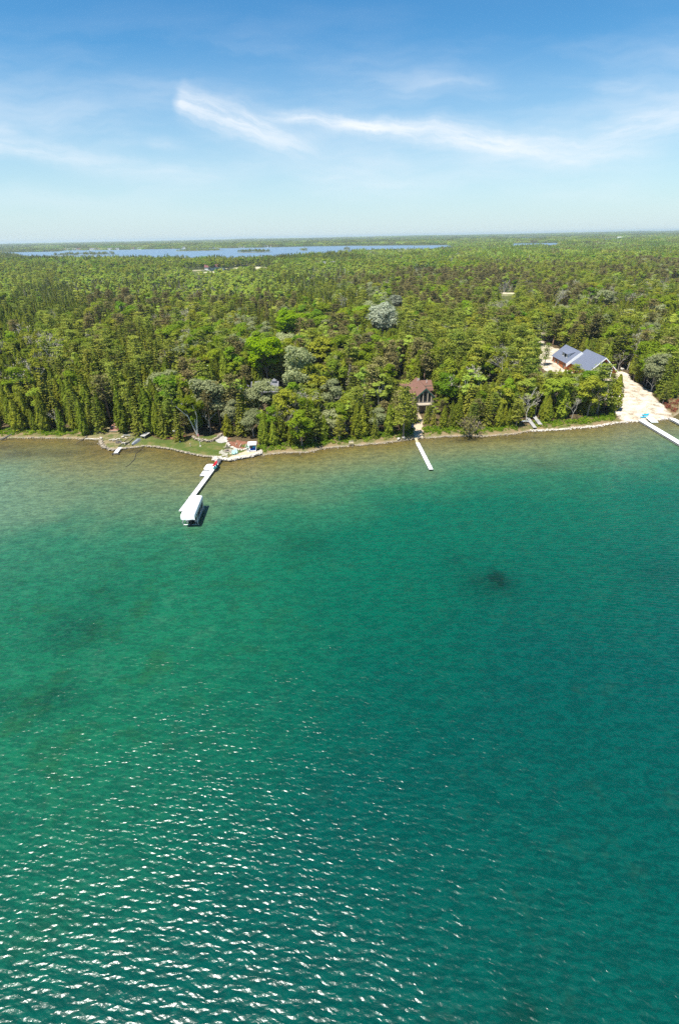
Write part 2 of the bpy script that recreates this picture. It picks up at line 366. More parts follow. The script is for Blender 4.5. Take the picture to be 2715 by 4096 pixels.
# species: (builder list, crown mat, trunk mat, height, radius)
SPEC = {
 'cedar_tree': ([mk_cedar() for _ in range(5)], 'cedar', 'bark', 10.),
 'spruce_tree': ([mk_spruce() for _ in range(4)], 'spruce', 'bark', 11.),
 'pine_tree': ([mk_pine() for _ in range(5)], 'pine', 'bark', 14.),
 'maple_tree': ([mk_broad() for _ in range(4)], 'broad', 'bark', 11.),
 'lime_maple_tree': ([mk_broad(26, 110, .5, 3.6, 13, .25) for _ in range(2)], 'lime', 'bark', 13.),
 'oak_tree': ([mk_broad(19, 100, .43, 2.9, 10.5, .25, .72) for _ in range(4)], 'olive', 'bark', 10.5),
 'aspen_tree': ([mk_broad(16, 95, .40, 2.2, 11, .32, .78, 0, 2) for _ in range(3)], 'palegreen', 'bark_pale', 11.),
 'silver_poplar_tree': ([mk_broad(28, 120, .36, 3.2, 10, .12, .8) for _ in range(3)], 'silver', 'bark_pale', 10.),
 'white_poplar_tree': ([mk_broad(34, 130, .38, 3.4, 10, .2, .8, 0, 2) for _ in range(1)], 'white', 'bark_white', 10.),
 'red_pine_tree': ([mk_pine(True, .5, .8) for _ in range(4)], 'brown', 'bark_red', 14.),
 'birch_tree': ([mk_broad(20, 120, .45, 2.6, 11, .36, .8, .05, 3) for _ in range(2)], 'broad', 'bark_white', 11.),
 'bare_tree': ([mk_bare(12., 5, 0) for _ in range(2)]+[mk_bare(11, 4, 90)], 'twig', 'bark_pale', 12.),
 'dead_cedar_tree': ([mk_snag() for _ in range(4)], 'twig', 'bark_pale', 10.),
 'thin_cedar_tree': ([mk_snag(10, 330) for _ in range(3)], 'cedar', 'bark_pale', 10.),
 'leafless_shrub': ([mk_leafless_bush()], 'brown', 'bark', 4.),
}
def real_h(t):
    z = [v[2] for v in t.mb.v]; 
    if t.L: z.append(float(np.percentile(np.concatenate(t.L)[:, 2], 99.5)))
    return max(z)
def real_w(t):
    a = np.concatenate(t.L) if t.L else np.array(t.mb.v); c = np.median(a[:, 0]); return float(np.percentile(np.abs(a[:, 0]-c), 97))*2
PARTS = {}
for k, (ts, mc, mk_, h) in SPEC.items():
    PARTS[k] = [(t.crown('crown', FO[mc]), t.trunk('trunk', MT[mk_]), real_h(t), real_w(t)) for t in ts]
# patches of many crowns for the far forest
def cluster(mats, side, cnt, leafn, ls, hh, rr, gaps=.0, conif=.3):
    t = Tree(); g = int(math.sqrt(cnt)); 
    for i in range(g):
        for j in range(g):
            x = (i+.5+rng.uniform(-.45, .45))/g*side-side/2; y = (j+.5+rng.uniform(-.45, .45))/g*side-side/2
            h = hh*rng.uniform(.7, 1.15); r = rr*rng.uniform(.7, 1.3); tn = rng.uniform(0, 1)
            if rng.uniform() < conif:
                z = rng.uniform(.15, 1, leafn); th = rng.uniform(0, 6.28, leafn); q = r*.6*(1.02-z); c = np.stack([x+q*np.cos(th), y+q*np.sin(th), z*h*1.1], 1); nr = np.stack([np.cos(th), np.sin(th), np.full(leafn, .5)], 1)
            else:
                v = shell(leafn); v[:, 2] = np.abs(v[:, 2]); c = np.array([x, y, h*.5])+v*np.array([r, r, h*.5])*rng.uniform(.75, 1.05, (leafn, 1)); nr = v
            t.add(c, ls, nr, .5, 1., np.clip(tn+rng.normal(0, .15, leafn), 0, 1))
    return t
# ------------------------------------------------------------------ world, sun
w = bpy.data.worlds.new('World'); S.world = w; w.use_nodes = True; nt = w.node_tree; nt.nodes.clear()
W = NT.__new__(NT); W.t = nt
EL, AZ = math.radians(66), math.radians(226)          # azimuth clockwise from +Y (to the sun)
sky = W.n('ShaderNodeTexSky', sky_type='NISHITA', sun_disc=False, sun_elevation=EL, sun_rotation=AZ, altitude=200, air_density=1.0, dust_density=.25, ozone_density=1.6)
gen = W.n('ShaderNodeTexCoord').outputs[0]; sp = W.n('ShaderNodeSeparateXYZ', i0=gen)
az = W.math('DIVIDE', sp.outputs[0], W.math('MAXIMUM', sp.outputs[1], .05)); ev = W.math('DIVIDE', sp.outputs[2], W.math('MAXIMUM', sp.outputs[1], .05))
cv = W.n('ShaderNodeCombineXYZ', i0=az, i1=ev).outputs[0]
def skyuv(px, py): d = ray(px, py); return d[0]/d[1], d[2]/d[1]
warp = W.n('ShaderNodeVectorMath', operation='SCALE', i0=W.n('ShaderNodeVectorMath', operation='SUBTRACT', i0=W.noise(cv, 7, 5, .6, 0, 1), i1=(.5, .5, .5)).outputs[0]); warp.inputs[3].default_value = .045
cw = W.n('ShaderNodeVectorMath', operation='ADD', i0=cv, i1=warp.outputs[0]).outputs[0]
cx = W.n('ShaderNodeSeparateXYZ', i0=cw)
total = None
def wisp(x0, y0, x1, y1, wid, amp, head=.15, tail=.5, grow=1.):
    """soft streak between two sky directions"""
    global total
    a = np.array(skyuv(x0, y0)); b = np.array(skyuv(x1, y1)); L = np.linalg.norm(b-a); d = (b-a)/L; wd = wid*1.05/F
    ux = W.math('SUBTRACT', cx.outputs[0], float(a[0])); uy = W.math('SUBTRACT', cx.outputs[1], float(a[1]))
    al = W.math('DIVIDE', W.math('ADD', W.math('MULTIPLY', ux, float(d[0])), W.math('MULTIPLY', uy, float(d[1]))), float(L))
    pe = W.math('ADD', W.math('MULTIPLY', ux, float(-d[1])), W.math('MULTIPLY', uy, float(d[0])))
    ww = W.math('MAXIMUM', W.math('MULTIPLY', W.math('ADD', 1., W.math('MULTIPLY', al, grow-1.)), wd), .002)
    q = W.math('DIVIDE', pe, ww); g = W.math('EXPONENT', W.math('MULTIPLY', W.math('MULTIPLY', q, q), -1.))
    e = W.math('MULTIPLY', W.maprange(al, -.02, head), W.maprange(al, 1-tail, 1.05, 1., 0.))
    # fibres along the streak
    fv = W.n('ShaderNodeCombineXYZ', i0=W.math('MULTIPLY', al, 3.2*L/.4), i1=W.math('MULTIPLY', pe, 70.)).outputs[0]
    fb = W.maprange(W.noise(fv, 1.0, 5, .62), .30, .70, .42, 1.15)
    v = W.math('MULTIPLY', W.math('MULTIPLY', W.math('MULTIPLY', g, e), fb), amp)
    total = v if total is None else W.math('ADD', total, v)
wisp(700, 402, 1330, 640, 30, .72, .05, .6, 1.7)
wisp(960, 455, 2700, 660, 13, .66, .15, .5, 3.2)
wisp(1180, 480, 2400, 560, 12, .35, .3, .6, 3.)
wisp(1500, 640, 2760, 600, 26, .30, .5, .3, 2.)
wisp(2250, 570, 2900, 440, 26, .45, .4, .1, 2.2)
wisp(-120, 555, 620, 665, 24, .42, .1, .6, 1.2)
wisp(-60, 500, 120, 520, 14, .30, .3, .6)
wisp(200, 655, 1200, 700, 30, .22, .3, .6)
wisp(560, 560, 800, 590, 14, .20, .3, .6)
wisp(2330, 345, 2640, 365, 16, .16, .3, .6)
wisp(1500, 350, 2000, 310, 12, .13, .4, .6)
wisp(1100, 690, 1900, 740, 34, .22, .3, .6)
big = W.maprange(W.noise(W.n('ShaderNodeMapping', i0=cw, i3=(1.6, 9., 1.)).outputs[0], 1.5, 5, .55), .40, .72, 0., .34)
band = W.math('MULTIPLY', W.maprange(ev, .0, .10), W.maprange(ev, .16, .33, 1., 0.))
total = W.math('ADD', total, W.math('MULTIPLY', big, band)); total = W.math('MULTIPLY', total, W.maprange(sp.outputs[1], .2, .5), clamp=True)
skyc = W.n('ShaderNodeHueSaturation', i_Hue=.5, i_Saturation=1.35, i_Value=1., i_Fac=1., i_Color=sky.outputs[0]).outputs[0]
SKYG = W.mix(1., skyc, (.86, 1.10, 1.10), 'MULTIPLY')
SKYG = W.mix(W.maprange(ev, -.02, .26, .85, 0., False), SKYG, (4.7, 5.75, 6.8))      # thin high veil towards the horizon
colr = W.mix(total, SKYG, (7.2, 7.6, 8.0))
bg = W.n('ShaderNodeBackground', i_Color=colr, i_Strength=.070); nt.links.new(bg.outputs[0], W.n('ShaderNodeOutputWorld').inputs[0])
sl = bpy.data.lights.new('sun', 'SUN'); sl.energy = 5.0; sl.angle = math.radians(.5); sl.color = (1, .95, .87); so = bpy.data.objects.new('sun', sl); COL.objects.link(so)
sdv = Vector((math.sin(AZ)*math.cos(EL), math.cos(AZ)*math.cos(EL), math.sin(EL))); so.rotation_euler = sdv.to_track_quat('Z', 'Y').to_euler()
S.view_settings.view_transform = 'Standard'; S.view_settings.look = 'None'; S.view_settings.gamma = 1; S.view_settings.exposure = 0.92
S.cycles.max_bounces = 5; S.cycles.diffuse_bounces = 3; S.cycles.glossy_bounces = 2; S.cycles.transmission_bounces = 3; S.cycles.transparent_max_bounces = 4; S.cycles.volume_bounces = 0
S.cycles.use_denoising = False
# ------------------------------------------------------------------ clearings (image-traced ground outlines, turned into world outlines)
def gp(L): return [tuple(T(a, b)[:2]) for a, b in L]
def z4(L): return [(1950+a*.4879, 1250+b*.4879) for a, b in L]
LAWN = gp([(330,1762),(345,1742),(400,1724),(440,1697),(488,1690),(500,1722),(560,1740),(600,1742),(650,1762),(700,1754),(770,1748),(840,1742),(880,1738),(900,1745),(915,1765),(1000,1772),(1035,1785),(1045,1840),(880,1870),(700,1830),(420,1825),(395,1775)])
SAND = gp(z4([(1040,495),(1100,478),(1150,505),(1190,560),(1250,600),(1330,640),(1370,700),(1440,760),(1470,800),(1500,815),(1500,880),(1390,890),(1230,900),(1110,892),(1070,870),(1040,820),(1000,775),(940,700),(900,640),(700,560),(560,500),(500,520),(420,430),(380,340),(340,300),(400,270),(420,180),(455,170),(470,260),(540,290),(610,310),(700,400),(960,480)]))
SAND2 = gp([(1585,1452),(1600,1442),(1632,1440),(1628,1462),(1590,1470)])
BEACH = gp([(905,1835),(935,1818),(975,1808),(992,1798),(1035,1806),(1040,1826),(1000,1832),(950,1845)])
PATHB = gp([(1655,1758),(1692,1756),(1688,1712),(1692,1680),(1668,1640),(1650,1690)])
DRIVE = gp(z4([(470,100),(500,105),(520,130),(470,180),(430,190),(410,170),(450,140)]))
# ------------------------------------------------------------------ ground sheet
def axis(lo, hi, step, far, g=1.18):
    a = list(np.arange(lo, hi+1e-6, step)); s = step; x = hi
    while x < far: s = min(s*g, far*.06); x += s; a.append(x)
    return a
ys = axis(108., 232., .62, 14000, 1.06)
xr = axis(0, 128, .62, 13000, 1.1); xl = axis(0, 112, .62, 13000, 1.1); xs = [-v for v in xl[::-1]][:-1]+xr
X, Y = np.meshgrid(np.array(xs), np.array(ys)); sX = sd(X, Y); Z = hgt(X, Y, sX); nx, ny = len(xs), len(ys)
V = np.stack([X, Y, Z], -1).reshape(-1, 3)
ii = (np.arange(ny-1)[:, None]*nx+np.arange(nx-1)[None, :]).ravel(); Q = np.stack([ii, ii+1, ii+1+nx, ii+nx], 1)
me = bpy.data.meshes.new('ground'); me.vertices.add(len(V)); me.vertices.foreach_set('co', V.ravel()); me.loops.add(Q.size); me.loops.foreach_set('vertex_index', Q.ravel()); me.polygons.add(len(Q)); me.polygons.foreach_set('loop_start', np.arange(len(Q))*4); me.update(calc_edges=True)
me.polygons.foreach_set('use_smooth', [True]*len(Q))
def blur(m):
    for _ in range(2):
        q = m.copy(); q[1:-1, 1:-1] = (m[1:-1, 1:-1]*2+m[:-2, 1:-1]+m[2:, 1:-1]+m[1:-1, :-2]+m[1:-1, 2:])/6; m = q
    return m
def attr(me, name, arr): a = me.attributes.new(name, 'FLOAT', 'POINT'); a.data.foreach_set('value', np.asarray(arr, np.float32).ravel())
sand = inpoly(X, Y, SAND) | inpoly(X, Y, SAND2) | inpoly(X, Y, DRIVE)
attr(me, 'sand', blur(sand.astype(float))); attr(me, 'lawn', blur(inpoly(X, Y, LAWN).astype(float))); attr(me, 'beach', blur((inpoly(X, Y, BEACH) | inpoly(X, Y, PATHB)).astype(float))); attr(me, 'shore', np.clip(sX, -5, 60))
t = NT('ground_material'); P = t.pos()
def at(n): return t.n('ShaderNodeAttribute', attribute_name=n).outputs['Fac']
n1 = t.noise(P, .35, 6, .62); n2 = t.noise(P, 2.6, 5, .65); n3 = t.noise(P, .11, 3, .5); n4 = t.noise(P, 9, 3, .6)
soil = t.ramp(n2, [(.3, (.035, .028, .014)), (.5, (.085, .062, .03)), (.7, (.13, .095, .05))])
grass = t.ramp(n1, [(.32, (.045, .085, .012)), (.5, (.075, .105, .02)), (.66, (.15, .13, .045))])
grass = t.mix(t.maprange(n4, .35, .7, 0, .35), grass, (.10, .085, .03))
dry = t.mix(t.maprange(n2, .4, .6), (.16, .125, .06), (.26, .21, .12))
xx = t.n('ShaderNodeSeparateXYZ', i0=P)
leftl = t.maprange(t.math('ADD', xx.outputs[0], t.math('MULTIPLY', n1, 8)), -58, -48, 1, 0)
lawn = t.mix(t.math('MULTIPLY', leftl, t.maprange(n1, .38, .58, .15, .95)), grass, dry)
c = t.mix(t.maprange(t.math('ADD', at('lawn'), t.math('MULTIPLY', t.math('SUBTRACT', n2, .5), .8)), .35, .6), soil, lawn)
shb = t.math('ADD', at('shore'), t.math('MULTIPLY', t.math('SUBTRACT', n1, .5), 6))
c = t.mix(t.math('MULTIPLY', t.maprange(shb, 2.2, 6.5, 1, 0), t.maprange(at('lawn'), .1, .5, 1, 0)), c, t.mix(t.maprange(n1, .4, .62), (.20, .145, .075), (.10, .105, .03)))
c = t.mix(t.maprange(t.math('ADD', at('beach'), t.math('MULTIPLY', t.math('SUBTRACT', n2, .5), .7)), .4, .6), c, t.mix(n4, (.34, .27, .18), (.52, .43, .30)))
snd = t.ramp(t.math('ADD', t.math('MULTIPLY', n1, .6), t.math('MULTIPLY', n2, .4)), [(.34, (.15, .11, .07)), (.41, (.27, .215, .145)), (.48, (.42, .36, .27)), (.60, (.56, .51, .42))])
c = t.mix(t.maprange(t.math('ADD', at('sand'), t.math('ADD', t.math('MULTIPLY', t.math('SUBTRACT', n1, .58), 1.5), t.math('MULTIPLY', t.math('SUBTRACT', n2, .5), 1.2))), .35, .62), c, snd)
c = t.mix(t.math('MULTIPLY', t.maprange(at('shore'), .1, .8, .7, 0.), t.maprange(n4, .4, .6)), c, (.40, .34, .26))
c = t.mix(t.maprange(xx.outputs[1], 260, 500), c, t.mix(n3, (.045, .06, .012), (.10, .12, .025)))
t.pbr(c, .95, t.math('ADD', n2, n4), .6, .12, .15); me.materials.append(t.m)
link('ground', me)['kind'] = 'structure'
# ------------------------------------------------------------------ lake water
wy = list(np.arange(-60, 190, 1.0)); wx = list(np.arange(-140, 150, 1.0))
wx = [-13000, -6000, -2000, -600, -260, -180]+wx+[180, 260, 600, 2000, 6000, 13000]; wy = [-6000, -1500, -400, -150]+wy
X, Y = np.meshgrid(np.array(wx), np.array(wy)); nx, ny = len(wx), len(wy); s = -sd(X, Y)
bm_v = np.stack([X, Y, X*0], -1).reshape(-1, 3); ii = (np.arange(ny-1)[:, None]*nx+np.arange(nx-1)[None, :]).ravel(); Q = np.stack([ii, ii+1, ii+1+nx, ii+nx], 1)
me = bpy.data.meshes.new('lake_water'); me.vertices.add(len(bm_v)); me.vertices.foreach_set('co', bm_v.ravel()); me.loops.add(Q.size); me.loops.foreach_set('vertex_index', Q.ravel()); me.polygons.add(len(Q)); me.polygons.foreach_set('loop_start', np.arange(len(Q))*4); me.update(calc_edges=True)
Lx = np.interp(X, [-110, -70, -35, 0, 30, 60, 110], [66, 56, 38, 31, 28, 29, 30])
dep = np.clip(s/Lx, 0, 4); attr(me, 'depth', dep)
def G2(px, py): return G(px, py)[:2]
weed = X*0
for (a, b, rx, ry, am) in [(1990,2318,1.5,2.5,1.5),(1955,2335,5,3.6,.6),(240,1812,9,3,.55),(90,1815,8,3.5,.6),(530,1803,4.2,1.4,.9),(30,1790,8,2.5,.5),(360,1775,5,2,.6),(1860,1760,5,2,.8),(2090,1752,9,1.6,.55),(1180,1817,2.6,1,.7),(1230,2180,6,5,.3),(300,2520,6,5,.5),(420,2380,5,4,.3),(2100,4060,1.6,1.4,.6),(230,2790,4,3,.5),(2650,2300,6,5,.25),(1830,2240,3,2.5,.3),(2180,1860,5,3,.35),(700,1830,8,2,.3),(20,2830,3,2.5,.4)]:
    q = G2(a, b); weed = np.maximum(weed, am*np.exp(-((X-q[0])/rx)**2-((Y-q[1])/ry)**2))
attr(me, 'weed', weed)
t = NT('lake_water_material'); P = t.pos()
nb = t.noise(P, .06, 4, .55); nm = t.noise(P, .5, 5, .6)
d = t.math('ADD', at('depth'), t.math('MULTIPLY', t.math('SUBTRACT', nb, .5), t.math('MULTIPLY', t.math('MINIMUM', at('depth'), 1.), .7)))
col = t.ramp(t.math('DIVIDE', d, 3.), [(0., (.125, .084, .016)), (.035, (.145, .118, .030)), (.10, (.145, .150, .058)), (.20, (.085, .150, .072)), (.32, (.020, .122, .058)), (.46, (.001, .090, .046)), (.72, (.0003, .072, .041)), (1., (.0002, .052, .040))])
xx = t.n('ShaderNodeSeparateXYZ', i0=P)
lft = t.math('MULTIPLY', t.maprange(xx.outputs[0], -95, -45, 1, 0), t.maprange(t.math('ABSOLUTE', t.math('SUBTRACT', d, .55)), .05, .5, 1, 0))
col = t.mix(t.math('MULTIPLY', lft, .7), col, (.115, .215, .13))
rgt = t.math('MULTIPLY', t.maprange(xx.outputs[0], 8, 90), t.maprange(d, 1.4, 3.9))
col = t.mix(t.math('MULTIPLY', rgt, .75), col, (.0005, .068, .062))
grn = t.math('MULTIPLY', t.maprange(xx.outputs[0], 8, -30), t.math('MULTIPLY', t.maprange(d, .7, 1.4), t.maprange(d, 3.4, 1.8)))
col = t.mix(t.math('MULTIPLY', grn, .55), col, (.010, .115, .048))
nq = t.noise(P, .17, 5, .62)
col = t.mix(t.math('MULTIPLY', grn, t.maprange(nq, .50, .66, 0, .5)), col, (.012, .062, .018))
col = t.mix(t.math('MULTIPLY', grn, t.maprange(nq, .44, .32, 0, .18)), col, (.05, .16, .09))
# bed mottling: darker stones and weed, plus caustic light speckle painted into the colour
nm2 = t.noise(P, 1.7, 4, .65)
mott = t.math('MULTIPLY', t.maprange(t.math('ADD', t.math('MULTIPLY', nm, .5), t.math('MULTIPLY', nm2, .5)), .40, .58, 1, 0), t.maprange(d, .9, 1.8, .6, .2))
col = t.mix(mott, col, t.mix(.5, col, (.0, .02, .012)))
nw = t.noise(P, .22, 4, .7)
col = t.mix(t.math('MULTIPLY', t.maprange(nw, .56, .72), t.maprange(d, .2, 1.3, .5, .12)), col, (.035, .045, .015))
wd = t.math('MULTIPLY', at('weed'), t.maprange(t.noise(P, .8, 4, .7), .3, .55, .35, 1.15))
col = t.mix(t.math('MULTIPLY', wd, .95, clamp=True), col, t.mix(t.maprange(d, .3, 1.2), (.035, .026, .008), (.001, .022, .012)))
def wave(sx, sy, rot, sc, det, ro, di=0.):
    m = t.n('ShaderNodeMapping', i0=P, i2=(0, 0, math.radians(rot)), i3=(sx, sy, 1)); return t.noise(m.outputs[0], sc, det, ro, di)
wa = wave(.42, 1., 14, 1.0, 2, .5, .6); wb = wave(.55, 1., -9, 2.7, 2, .55, .5); wc = wave(.75, 1., 20, 10., 3, .6, .3); wl = wave(.5, 1, 5, .35, 2, .5)
wsc = t.n('ShaderNodeVectorMath', operation='SCALE', i0=t.n('ShaderNodeVectorMath', operation='SUBTRACT', i0=t.noise(P, .42, 3, .55, 0, 1), i1=(.5, .5, .5)).outputs[0]); wsc.inputs[3].default_value = 1.15
PW = t.n('ShaderNodeVectorMath', operation='ADD', i0=P, i1=wsc.outputs[0]).outputs[0]
def train(rot, lam, dist, dsc, prf='SIN'):
    m = t.n('ShaderNodeMapping', i0=PW, i2=(0, 0, math.radians(rot)))
    return t.n('ShaderNodeTexWave', wave_type='BANDS', bands_direction='Y', wave_profile=prf, i_Vector=m.outputs[0], i_Scale=6.2832/(20*lam), i_Distortion=dist, i_Detail=2.5, i_Detail_Scale=dsc, i_Detail_Roughness=.6).outputs[1]
w1 = train(9, .74, 2.6, .8, 'TRI'); w2 = train(-8, .47, 2.4, 1.1, 'TRI'); w3 = train(22, .33, 2.2, 1.5, 'TRI'); gust = t.maprange(t.noise(P, .09, 3, .6), .3, .7, .82, 1.05)
hh = t.math('ADD', t.math('MULTIPLY', gust, t.math('ADD', t.math('MULTIPLY', w3, .0125), t.math('ADD', t.math('MULTIPLY', w1, .050), t.math('MULTIPLY', w2, .026)))), t.math('ADD', t.math('ADD', t.math('MULTIPLY', wa, .035), t.math('MULTIPLY', wb, .022)), t.math('ADD', t.math('MULTIPLY', wc, .0115), t.math('MULTIPLY', wl, .15))))
bs = t.n('ShaderNodeBump', i_Strength=1., i_Distance=1.0, i_Height=hh).outputs[0]
bw = t.n('ShaderNodeBump', i_Strength=1., i_Distance=.85, i_Height=hh).outputs[0]
# wave-focused light painted into the water colour: troughs darker than crests
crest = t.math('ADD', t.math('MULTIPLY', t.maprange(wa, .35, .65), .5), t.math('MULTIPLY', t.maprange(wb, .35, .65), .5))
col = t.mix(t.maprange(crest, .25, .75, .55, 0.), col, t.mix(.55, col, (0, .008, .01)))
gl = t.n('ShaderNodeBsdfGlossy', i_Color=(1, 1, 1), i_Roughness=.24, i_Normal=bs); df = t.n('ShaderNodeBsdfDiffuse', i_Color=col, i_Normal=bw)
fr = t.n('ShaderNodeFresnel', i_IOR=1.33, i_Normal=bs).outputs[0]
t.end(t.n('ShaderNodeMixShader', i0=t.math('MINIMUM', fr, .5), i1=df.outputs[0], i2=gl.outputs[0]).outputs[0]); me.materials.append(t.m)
link('lake_water', me)['kind'] = 'structure'
# far lake
t = NT('far_lake_material'); P = t.pos(); m = t.n('ShaderNodeMapping', i0=P, i3=(.35, 1., 1.)); h1 = t.noise(m.outputs[0], .05, 4, .6)
bp = t.n('ShaderNodeBump', i_Strength=1., i_Distance=3., i_Height=h1).outputs[0]
df = t.n('ShaderNodeBsdfDiffuse', i_Color=(.11, .17, .22)); gl = t.n('ShaderNodeBsdfGlossy', i_Roughness=.3, i_Normal=bp, i_Color=(.7, .85, 1.))
t.end(t.n('ShaderNodeMixShader', i0=.38, i1=df.outputs[0], i2=gl.outputs[0]).outputs[0])
o = MB()
o.add([(x, y, LZ) for x, y in LAKE], [tuple(range(len(LAKE)))]); fl = o.build('far_lake_water', t.m); fl['kind'] = 'structure'
for q in SLIV:
    o = MB(); o.add([(x, y, LZ) for x, y in q], [(0, 1, 2, 3)]); o.build('far_lake_water', t.m)['kind'] = 'structure'
# ------------------------------------------------------------------ forest planting
def boxed(P, k=1.): return (P[0], P[1], P[2], P[3])
# image windows the photograph keeps open, with the ground distance of what is seen in them
KEEP = [((2205, 1385, 2345, 1470), 196), ((2345, 1400, 2400, 1445), 186), ((2140, 1395, 2215, 1478), 205), ((2418, 1478, 2640, 1690), 150), ((2150, 1335, 2178, 1385), 235),
        ((1652, 1515, 1722, 1600), 158), ((1655, 1660, 1690, 1752), 140), ((1588, 1442, 1630, 1468), 190), ((1092, 1528, 1112, 1548), 162), ((2095, 1655, 2170, 1716), 138), ((2240, 1440, 2290, 1475), 195)]
HOUSES = [(89, 178, 101.5, 213), (19, 153, 31.5, 170), (-42, 156, -12, 176)]
PXC = []
def blocked(x, y, z, h, w, dist):
    bx, by = proj((x, y, z)); tx, ty = proj((x, y, z+h)); hw = abs(proj((x+w*.4, y, z+h*.5))[0]-proj((x, y, z+h*.5))[0])
    for (k, dd) in KEEP:
        if dist < dd and bx+hw > k[0] and bx-hw < k[2] and ty < k[3] and by > k[1]: return True
    return False
def zone(px, py, y, x):
    if y < 330 and py > 1230:
        if px < 640: return dict(cedar_tree=62, spruce_tree=20, maple_tree=4, oak_tree=4, red_pine_tree=6, pine_tree=4, aspen_tree=2, bare_tree=1.5, dead_cedar_tree=1.5)
        if px < 1500: return dict(cedar_tree=26, spruce_tree=12, maple_tree=15, oak_tree=11, pine_tree=12, red_pine_tree=6, aspen_tree=8, silver_poplar_tree=3, bare_tree=2, dead_cedar_tree=2)
        return dict(cedar_tree=34, spruce_tree=12, maple_tree=8, oak_tree=11, pine_tree=24, red_pine_tree=8, aspen_tree=4, silver_poplar_tree=2, bare_tree=2)
    if y < 330: return dict(cedar_tree=26, spruce_tree=16, pine_tree=14, maple_tree=10, oak_tree=10, red_pine_tree=13, thin_cedar_tree=5, bare_tree=3)
    q = py+(px-1357)*.02+14*math.sin(x*.03+1)+9*math.sin(x*.011+y*.013)
    if px+120*math.sin(q*.05)+rng.normal(0, 130) < 1500:
        if q > 1180: return dict(cedar_tree=34, thin_cedar_tree=20, dead_cedar_tree=5, spruce_tree=14, red_pine_tree=10, aspen_tree=5, maple_tree=4, pine_tree=5)
        if q > 1120: return dict(thin_cedar_tree=22, dead_cedar_tree=17, cedar_tree=20, aspen_tree=32, spruce_tree=6)
        if q > 1085: return dict(aspen_tree=64, dead_cedar_tree=14, thin_cedar_tree=12, cedar_tree=6, pine_tree=3)
        return dict(maple_tree=24, aspen_tree=20, pine_tree=14, spruce_tree=14, oak_tree=16, dead_cedar_tree=6)
    if q > 1165: return dict(pine_tree=22, red_pine_tree=22, cedar_tree=14, oak_tree=14, maple_tree=10, aspen_tree=5, silver_poplar_tree=4, bare_tree=4)
    if q > 1085: return dict(red_pine_tree=48, pine_tree=17, oak_tree=10, aspen_tree=8, maple_tree=5, silver_poplar_tree=3, dead_cedar_tree=4)
    return dict(maple_tree=24, aspen_tree=42, oak_tree=10, pine_tree=8, dead_cedar_tree=3)
SPN = {k_: i_*1.7+.4 for i_, k_ in enumerate(SPEC)}
def stands(dct, x, y):
    q = 16+y*.05; r = {}
    for k_, v_ in dct.items():
        o_ = SPN[k_]; n_ = math.sin(x/q+o_*3.1)*math.sin(y/q*.8+o_*1.9)+.6*math.sin(x/q*2.1+y/q*1.3+o_*5.)
        r[k_] = v_*math.exp(1.5*n_)
    return r
def pick(dct):
    k = list(dct); w_ = np.array([dct[i] for i in k], float); return k[int(np.searchsorted(np.cumsum(w_/w_.sum()), rng.uniform()))]
TREES = []    # species, x, y, z, scale, squash, special label
SPECIAL = []
def special(sp, bx, by, ty, wpx, label, lean=0., bz=None):
    """a tree one can point to: base pixel, top pixel row, crown width in pixels"""
    g = T(bx, by); d = ray(bx, ty); tt = g[1]/d[1]; h = HC+d[2]*tt-g[2]
    var = len(SPECIAL) % len(PARTS[sp]); m = PARTS[sp][var]; s_ = h/m[2]; ppm = abs(proj((g[0]+1, g[1], g[2]+h*.6))[0]-proj((g[0], g[1], g[2]+h*.6))[0])
    sw = min((wpx/ppm)/m[3], s_*1.45); SPECIAL.append((sp, var, g[0], g[1], g[2], s_, sw, label, h))
special('silver_poplar_tree', 838, 1708, 1514, 138, 'wide silver-leaved tree hiding the left end of the grey roof')
special('silver_poplar_tree', 935, 1722, 1598, 72, 'small silvery grey tree above the flagstone fire pit')
special('silver_poplar_tree', 1052, 1672, 1522, 118, 'round silver-green tree standing before the right wing of the grey-roofed house')
special('silver_poplar_tree', 1196, 1620, 1384, 110, 'tallest silver-green tree, between the lime maple and the oaks')
special('silver_poplar_tree', 1326, 1650, 1518, 92, 'pale silver-green tree with bare lower limbs in mid shore')
special('silver_poplar_tree', 1015, 1745, 1640, 88, 'silver-grey tree leaning over the white cabana')
special('white_poplar_tree', 1536, 1372, 1210, 108, 'chalk-white flowering tree alone among green pines')
special('white_poplar_tree', 1580, 1250, 1180, 58, 'smaller chalk-white tree just behind the big white one')
special('lime_maple_tree', 1166, 1385, 1243, 102, 'brightest lime-green maple standing out of the forest middle')
special('lime_maple_tree', 1072, 1545, 1345, 150, 'broad lime-green maple behind the grey-roofed house')
special('birch_tree', 790, 1742, 1585, 88, 'birch with three white leaning trunks at the lawn edge')
special('maple_tree', 1778, 1640, 1492, 98, 'bright green tree with pale trunk right of the brown-roofed house')
special('aspen_tree', 1519, 1665, 1500, 88, 'green tree with white branches left of the brown-roofed house')
special('pine_tree', 1612, 1748, 1520, 80, 'ragged white pine left of the path to the brown-roofed house')
special('spruce_tree', 1655, 1690, 1575, 40, 'dark spruce in front of the brown roof')
special('oak_tree', 1277, 1500, 1352, 112, 'yellow-green oak right of the tall silver tree')
special('oak_tree', 1345, 1590, 1440, 100, 'olive round oak behind the pale silver-green shore tree')
special('red_pine_tree', 990, 1562, 1460, 62, 'rusty pine with bare twin-looking trunk above the grey roof')
special('red_pine_tree', 2301, 1397, 1248, 42, 'tall bare-trunked pine rising behind the blue-grey roof')
special('red_pine_tree', 2358, 1398, 1255, 84, 'wide rusty brown pine behind the blue-grey roof')
special('bare_tree', 2468, 1487, 1402, 46, 'small leafless white tree right of the big window gable')
special('oak_tree', 2345, 1668, 1505, 84, 'olive airy tree below the front corner of the orange walls')
